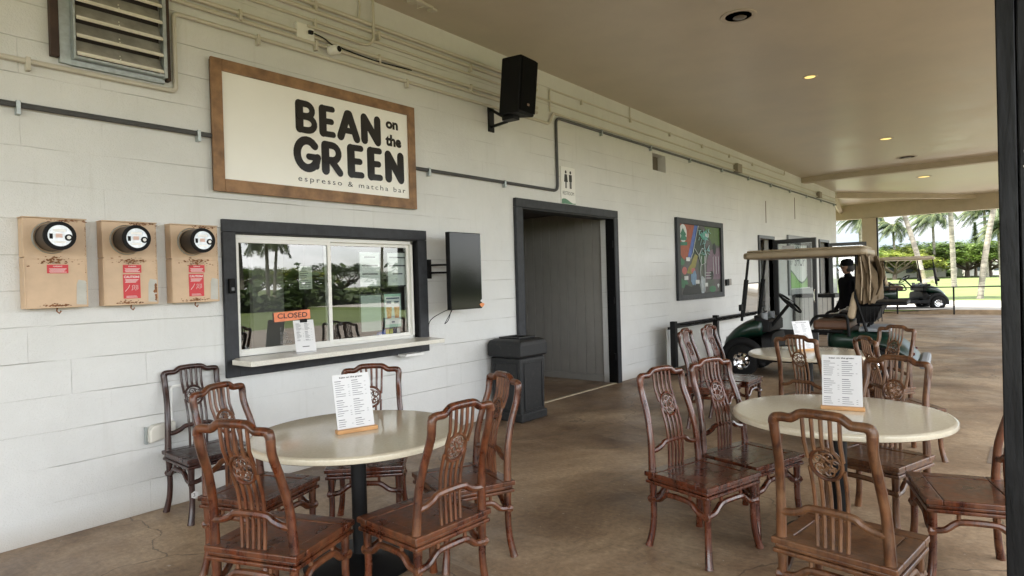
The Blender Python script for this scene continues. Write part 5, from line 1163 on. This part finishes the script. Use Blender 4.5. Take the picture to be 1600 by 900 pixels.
def palm(name, base, top, rb, rt, nf, L_, seed, label, group='coconut palms', bow=.0):
    rnd = random.Random(seed); o = empty(name, base, 0, label, 'palm tree', group); T = Vector(top)-Vector(base)
    P = smooth_path([(0, 0, -.2), (T.x*.22+bow, T.y*.22, T.z*.3), (T.x*.58+bow*.6, T.y*.58, T.z*.66), tuple(T)], 5); n = len(P)
    MB().tube(P, [rb+(rt-rb)*min(1, k/(n-1)*1.15)+(rb*.35 if k == 0 else 0) for k in range(n)], 12).build('trunk', PBARK, o, True)
    mb = MB(); st = MB()
    for f in range(nf):
        az = 2*PI*f/nf+rnd.uniform(-.25, .25); el = rnd.uniform(-.1, 1.25); d = Vector((math.cos(az)*math.cos(el), math.sin(az)*math.cos(el), math.sin(el)))
        p = T.copy(); pts = [p.copy()]; LL = L_*rnd.uniform(.8, 1.1); k_ = 10
        for i in range(k_):
            d = (d+WIND*.13+Vector((0, 0, -.15-.02*i))).normalized(); p = p+d*(LL/k_); pts.append(p.copy())
        st.tube(pts, [.045*L_/3*(1-i/(k_+1)) for i in range(k_+1)], 4)
        for i in range(1, 3*k_+1):
            t = i/(3*k_); q = t*k_; a = int(min(q, k_-1)); c_ = pts[a].lerp(pts[a+1], q-a); tg_ = (pts[a+1]-pts[a]).normalized()
            side = tg_.cross(Vector((0, 0, 1))); side = side.normalized() if side.length > .05 else Vector((1, 0, 0)); ll = L_*.30*(math.sin(PI*min(1, .12+t*.86))**.6)
            for s in (-1, 1):
                dd = (side*s*.75+tg_*.5+Vector((0, 0, -.35-.3*rnd.random()))+WIND*.35).normalized()*ll*rnd.uniform(.8, 1.1); w_ = tg_*L_*.017
                mb._a([c_-w_, c_+w_, c_+dd*.6+Vector((0, 0, -.02*L_))+w_*.7, c_+dd+Vector((0, 0, -.10*ll)), c_+dd*.6+Vector((0, 0, -.02*L_))-w_*.7], [(0, 1, 2, 3, 4)])
    cr_ = mb.build('crown', LFP, o, recalc=False); st.build('frond_stem', mat('stem', (.16, .17, .05), .6), cr_, True)
    MB().lathe([(.001, -.5*rt), (rt*1.2, 0), (rt*1.5, .6*rt), (rt*.8, 2.5*rt), (.001, 3*rt)], 10, tuple(T)).build('crown_heart', BARK, cr_, True)
    return o
def at(px, Z, z=0):
    q = (px-800)/993*Z; p = _F*Z+_R0*q; return (p.x, p.y, z)
def atz(px, py, Z):     # height of a pixel at depth Z
    q = (px-800)/993; hz = 450-993*math.tan(-PIT)*-1*0+9.3-.0286*(px-800)-18.6; return EYE+(hz-py)/993*Z
# near leaning palms at the edge of the lawn
palm('palm_tree', at(1450, 30.5, .1), (*at(1392, 33)[:2], 6.6), .135, .095, 18, 3.2, 1, 'tall palm leaning left whose trunk rises behind the parked cart roof')
palm('palm_tree', at(1491, 52, .12), (*at(1484, 52)[:2], 10.5), .20, .16, 18, 4.2, 2, 'straight tall palm with pale trunk in the middle of the lawn')
palm('palm_tree', at(1530, 30.5, .1), (*at(1577, 31)[:2], 7.2), .14, .10, 18, 3.2, 3, 'palm leaning right with pale trunk beside the timber column')
for k, (px, Z, zt, L_, lb) in enumerate([(1397, 100, 8.4, 3.6, 'windblown palm with crown left of the leaning palm trunk'), (1459, 95, 9.2, 4.4, 'windblown palm with large crown in the middle of the opening'), (1540, 88, 9.8, 4.0, 'palm crown high near the timber column'), (1368, 110, 11.5, 3.6, 'palm partly hidden by the tan far post'), (1345, 70, 7.6, 2.8, 'palm seen in the gap between wall and far post'), (1562, 70, 5.8, 2.8, 'low palm behind the right leaning palm')]):
    palm('palm_tree', at(px+3, Z, .3), (*at(px, Z)[:2], zt), .22, .16, 22, L_, 20+k, lb)
trees = [add_tree(1, 8.5, 3.0, 7.2, LF1), add_tree(2, 7.0, 2.8, 6.6, LF2), add_tree(3, 9.0, 3.2, 7.8, LFD)]
TL = [(1398, 92, 1, .85, 'yellow green shade tree low at the left of the opening'), (1437, 100, 1, 1.05, 'broad yellow green tree behind the middle palm crown'), (1432, 112, 2, 1.1, 'dark shade tree behind the outdoor golf cart'),
      (1474, 108, 0, 1.1, 'green shade tree left of the straight palm trunk'), (1512, 96, 0, 1.05, 'wide spreading shade tree with dark trunk right of the straight palm'), (1548, 104, 1, 1.0, 'bright spreading tree near the leaning right palm'),
      (1572, 92, 0, 1.0, 'green tree partly behind the timber column'), (1350, 120, 2, 1.0, 'dark tree seen through the gap beside the far post'), (1322, 100, 0, 1.0, 'green tree just past the end of the block wall'), (1500, 135, 2, 1.25, 'tall dark tree on the horizon'), (1545, 140, 2, 1.3, 'second tall dark tree on the horizon'), (1395, 135, 2, 1.1, 'dark tree on the horizon at left')]
used = set()
def put_tree(x, y, k, s, lb, rz, g='shade trees across the lawn', z=.25):
    t_ = trees[k] if k not in used else copy_tree(trees[k]); used.add(k)
    t_.location = (x, y, z); t_.scale = (s, s, s*.74); t_.rotation_euler.z = rz; tag(t_, lb, 'tree', g)
for i, (px, Z, k, s, lb) in enumerate(TL): p = at(px, Z); put_tree(p[0], p[1], k, s*1.0, lb, i*1.7)
# conifer on the horizon
o = empty('conifer', at(1525, 110, .3), 0, 'small dark conifer rising above the trees', 'tree'); rnd = random.Random(8); mb = MB()
for k in range(1500):
    t = rnd.random(); r_ = (1-t)*1.7*rnd.uniform(.3, 1); a = rnd.uniform(0, 6.28); c_ = Vector((r_*math.cos(a), r_*math.sin(a), 2.5+t*6.8)); u = Vector((math.cos(a), math.sin(a), -.25))*.35; v = Vector((-math.sin(a), math.cos(a), 0))*.12; mb._a([c_-u, c_+v, c_+u, c_-v], [(0, 1, 2, 3)])
mb.build('crown', LFD, o, recalc=False); MB().tube([(0, 0, 0), (0, 0, 9)], [.25, .05], 8).build('trunk', BARK, o)
# low hedge and far scrub
rnd = random.Random(5); mb = MB()
for k in range(9000):
    px = rnd.uniform(1290, 1620); Z = 118+rnd.uniform(-2, 2); p = at(px, Z); z = .2+abs(rnd.gauss(0, .6)); c_ = Vector((p[0], p[1], z)); u = Vector((rnd.uniform(-1, 1), rnd.uniform(-1, 1), rnd.uniform(-.5, .5)))*.4; v = u.cross(Vector((rnd.uniform(-1, 1), rnd.uniform(-1, 1), 1))).normalized()*.25; mb._a([c_-u, c_+v, c_+u, c_-v], [(0, 1, 2, 3)])
tag(mb.build('hedge', LFD, recalc=False), 'low dark hedge along the far side of the lawn', 'hedge', kind='stuff')
for i, (px, Z, lb) in enumerate(((1422, 112, 'small pale building beyond the trees at left'), (1545, 114, 'small pale building beyond the trees at right'))):
    p = at(px, Z, .2); h = empty('far_house', p, R(10+20*i), lb, 'house'); box('wall', mat('house_wall', (.6, .58, .52), .7), -3, 3, -5, 5, 0, 2.6, h); MB().prism([(-3.6, 2.6), (3.6, 2.6), (0, 4.0)], lambda u, v, d: (u, d, v), -5.5, 5.5).build('roof', mat('house_roof', (.25, .22, .2), .8), h)
    for y in (-3, 0, 3): box('window', mat('house_pane', (.03, .04, .05), .2), -3.03, -2.99, y-.7, y+.7, 1.0, 2.0, h)
rnd = random.Random(6); mb = MB()
for k in range(9000):
    x = rnd.uniform(5, 75); c_ = Vector((x, -32+rnd.uniform(-1.5, 1.5)-.08*x, abs(rnd.gauss(0, .75*(1+.5*math.sin(x*.7)+.35*math.sin(x*1.9)))))); u = Vector((rnd.uniform(-1, 1), rnd.uniform(-.5, .5), rnd.uniform(-.5, .5)))*.4; v = u.cross(Vector((rnd.uniform(-1, 1), rnd.uniform(-1, 1), 1))).normalized()*.45; mb._a([c_-u, c_+v, c_+u, c_-v], [(0, 1, 2, 3)])
tag(mb.build('hedge', LFD, recalc=False), 'dark shrubs across the road on the open side', 'hedge', kind='stuff')
# the open side: palms and trees that the glass reflects
import itertools
RL = [(26, -40, 8.2), (30.5, -44, 7.6), (42, -38, 9.5), (50, -52, 10.5), (38, -56, 8.5), (20, -44, 9)]
for k, (x, y, zt) in enumerate(RL):
    palm('palm_tree', (x, y, -.05), (x-.4+k*.2, y+.3, zt*.85), .2, .14, 18, 3.0, 60+k, ['palm on the open side nearest the terrace', 'second palm on the open side', 'third palm on the open side', 'fourth palm on the open side', 'fifth palm on the open side', 'sixth palm on the open side'][k], 'palms on the open side of the terrace')
for k, (x, y, t_) in enumerate(((44, -78, 0), (58, -84, 1), (70, -88, 2), (86, -84, 0), (34, -92, 2), (104, -90, 1), (20, -88, 0), (62, -104, 2))):
    put_tree(x, y, t_, .95+.05*(k % 3), 'shade tree on the open side, %s' % ['nearest the cafe', 'beside the first', 'in the middle', 'towards the far end', 'behind the camera side', 'farthest along', 'far left', 'in the back row'][k], k*2.1, 'shade trees on the open side', -.05)
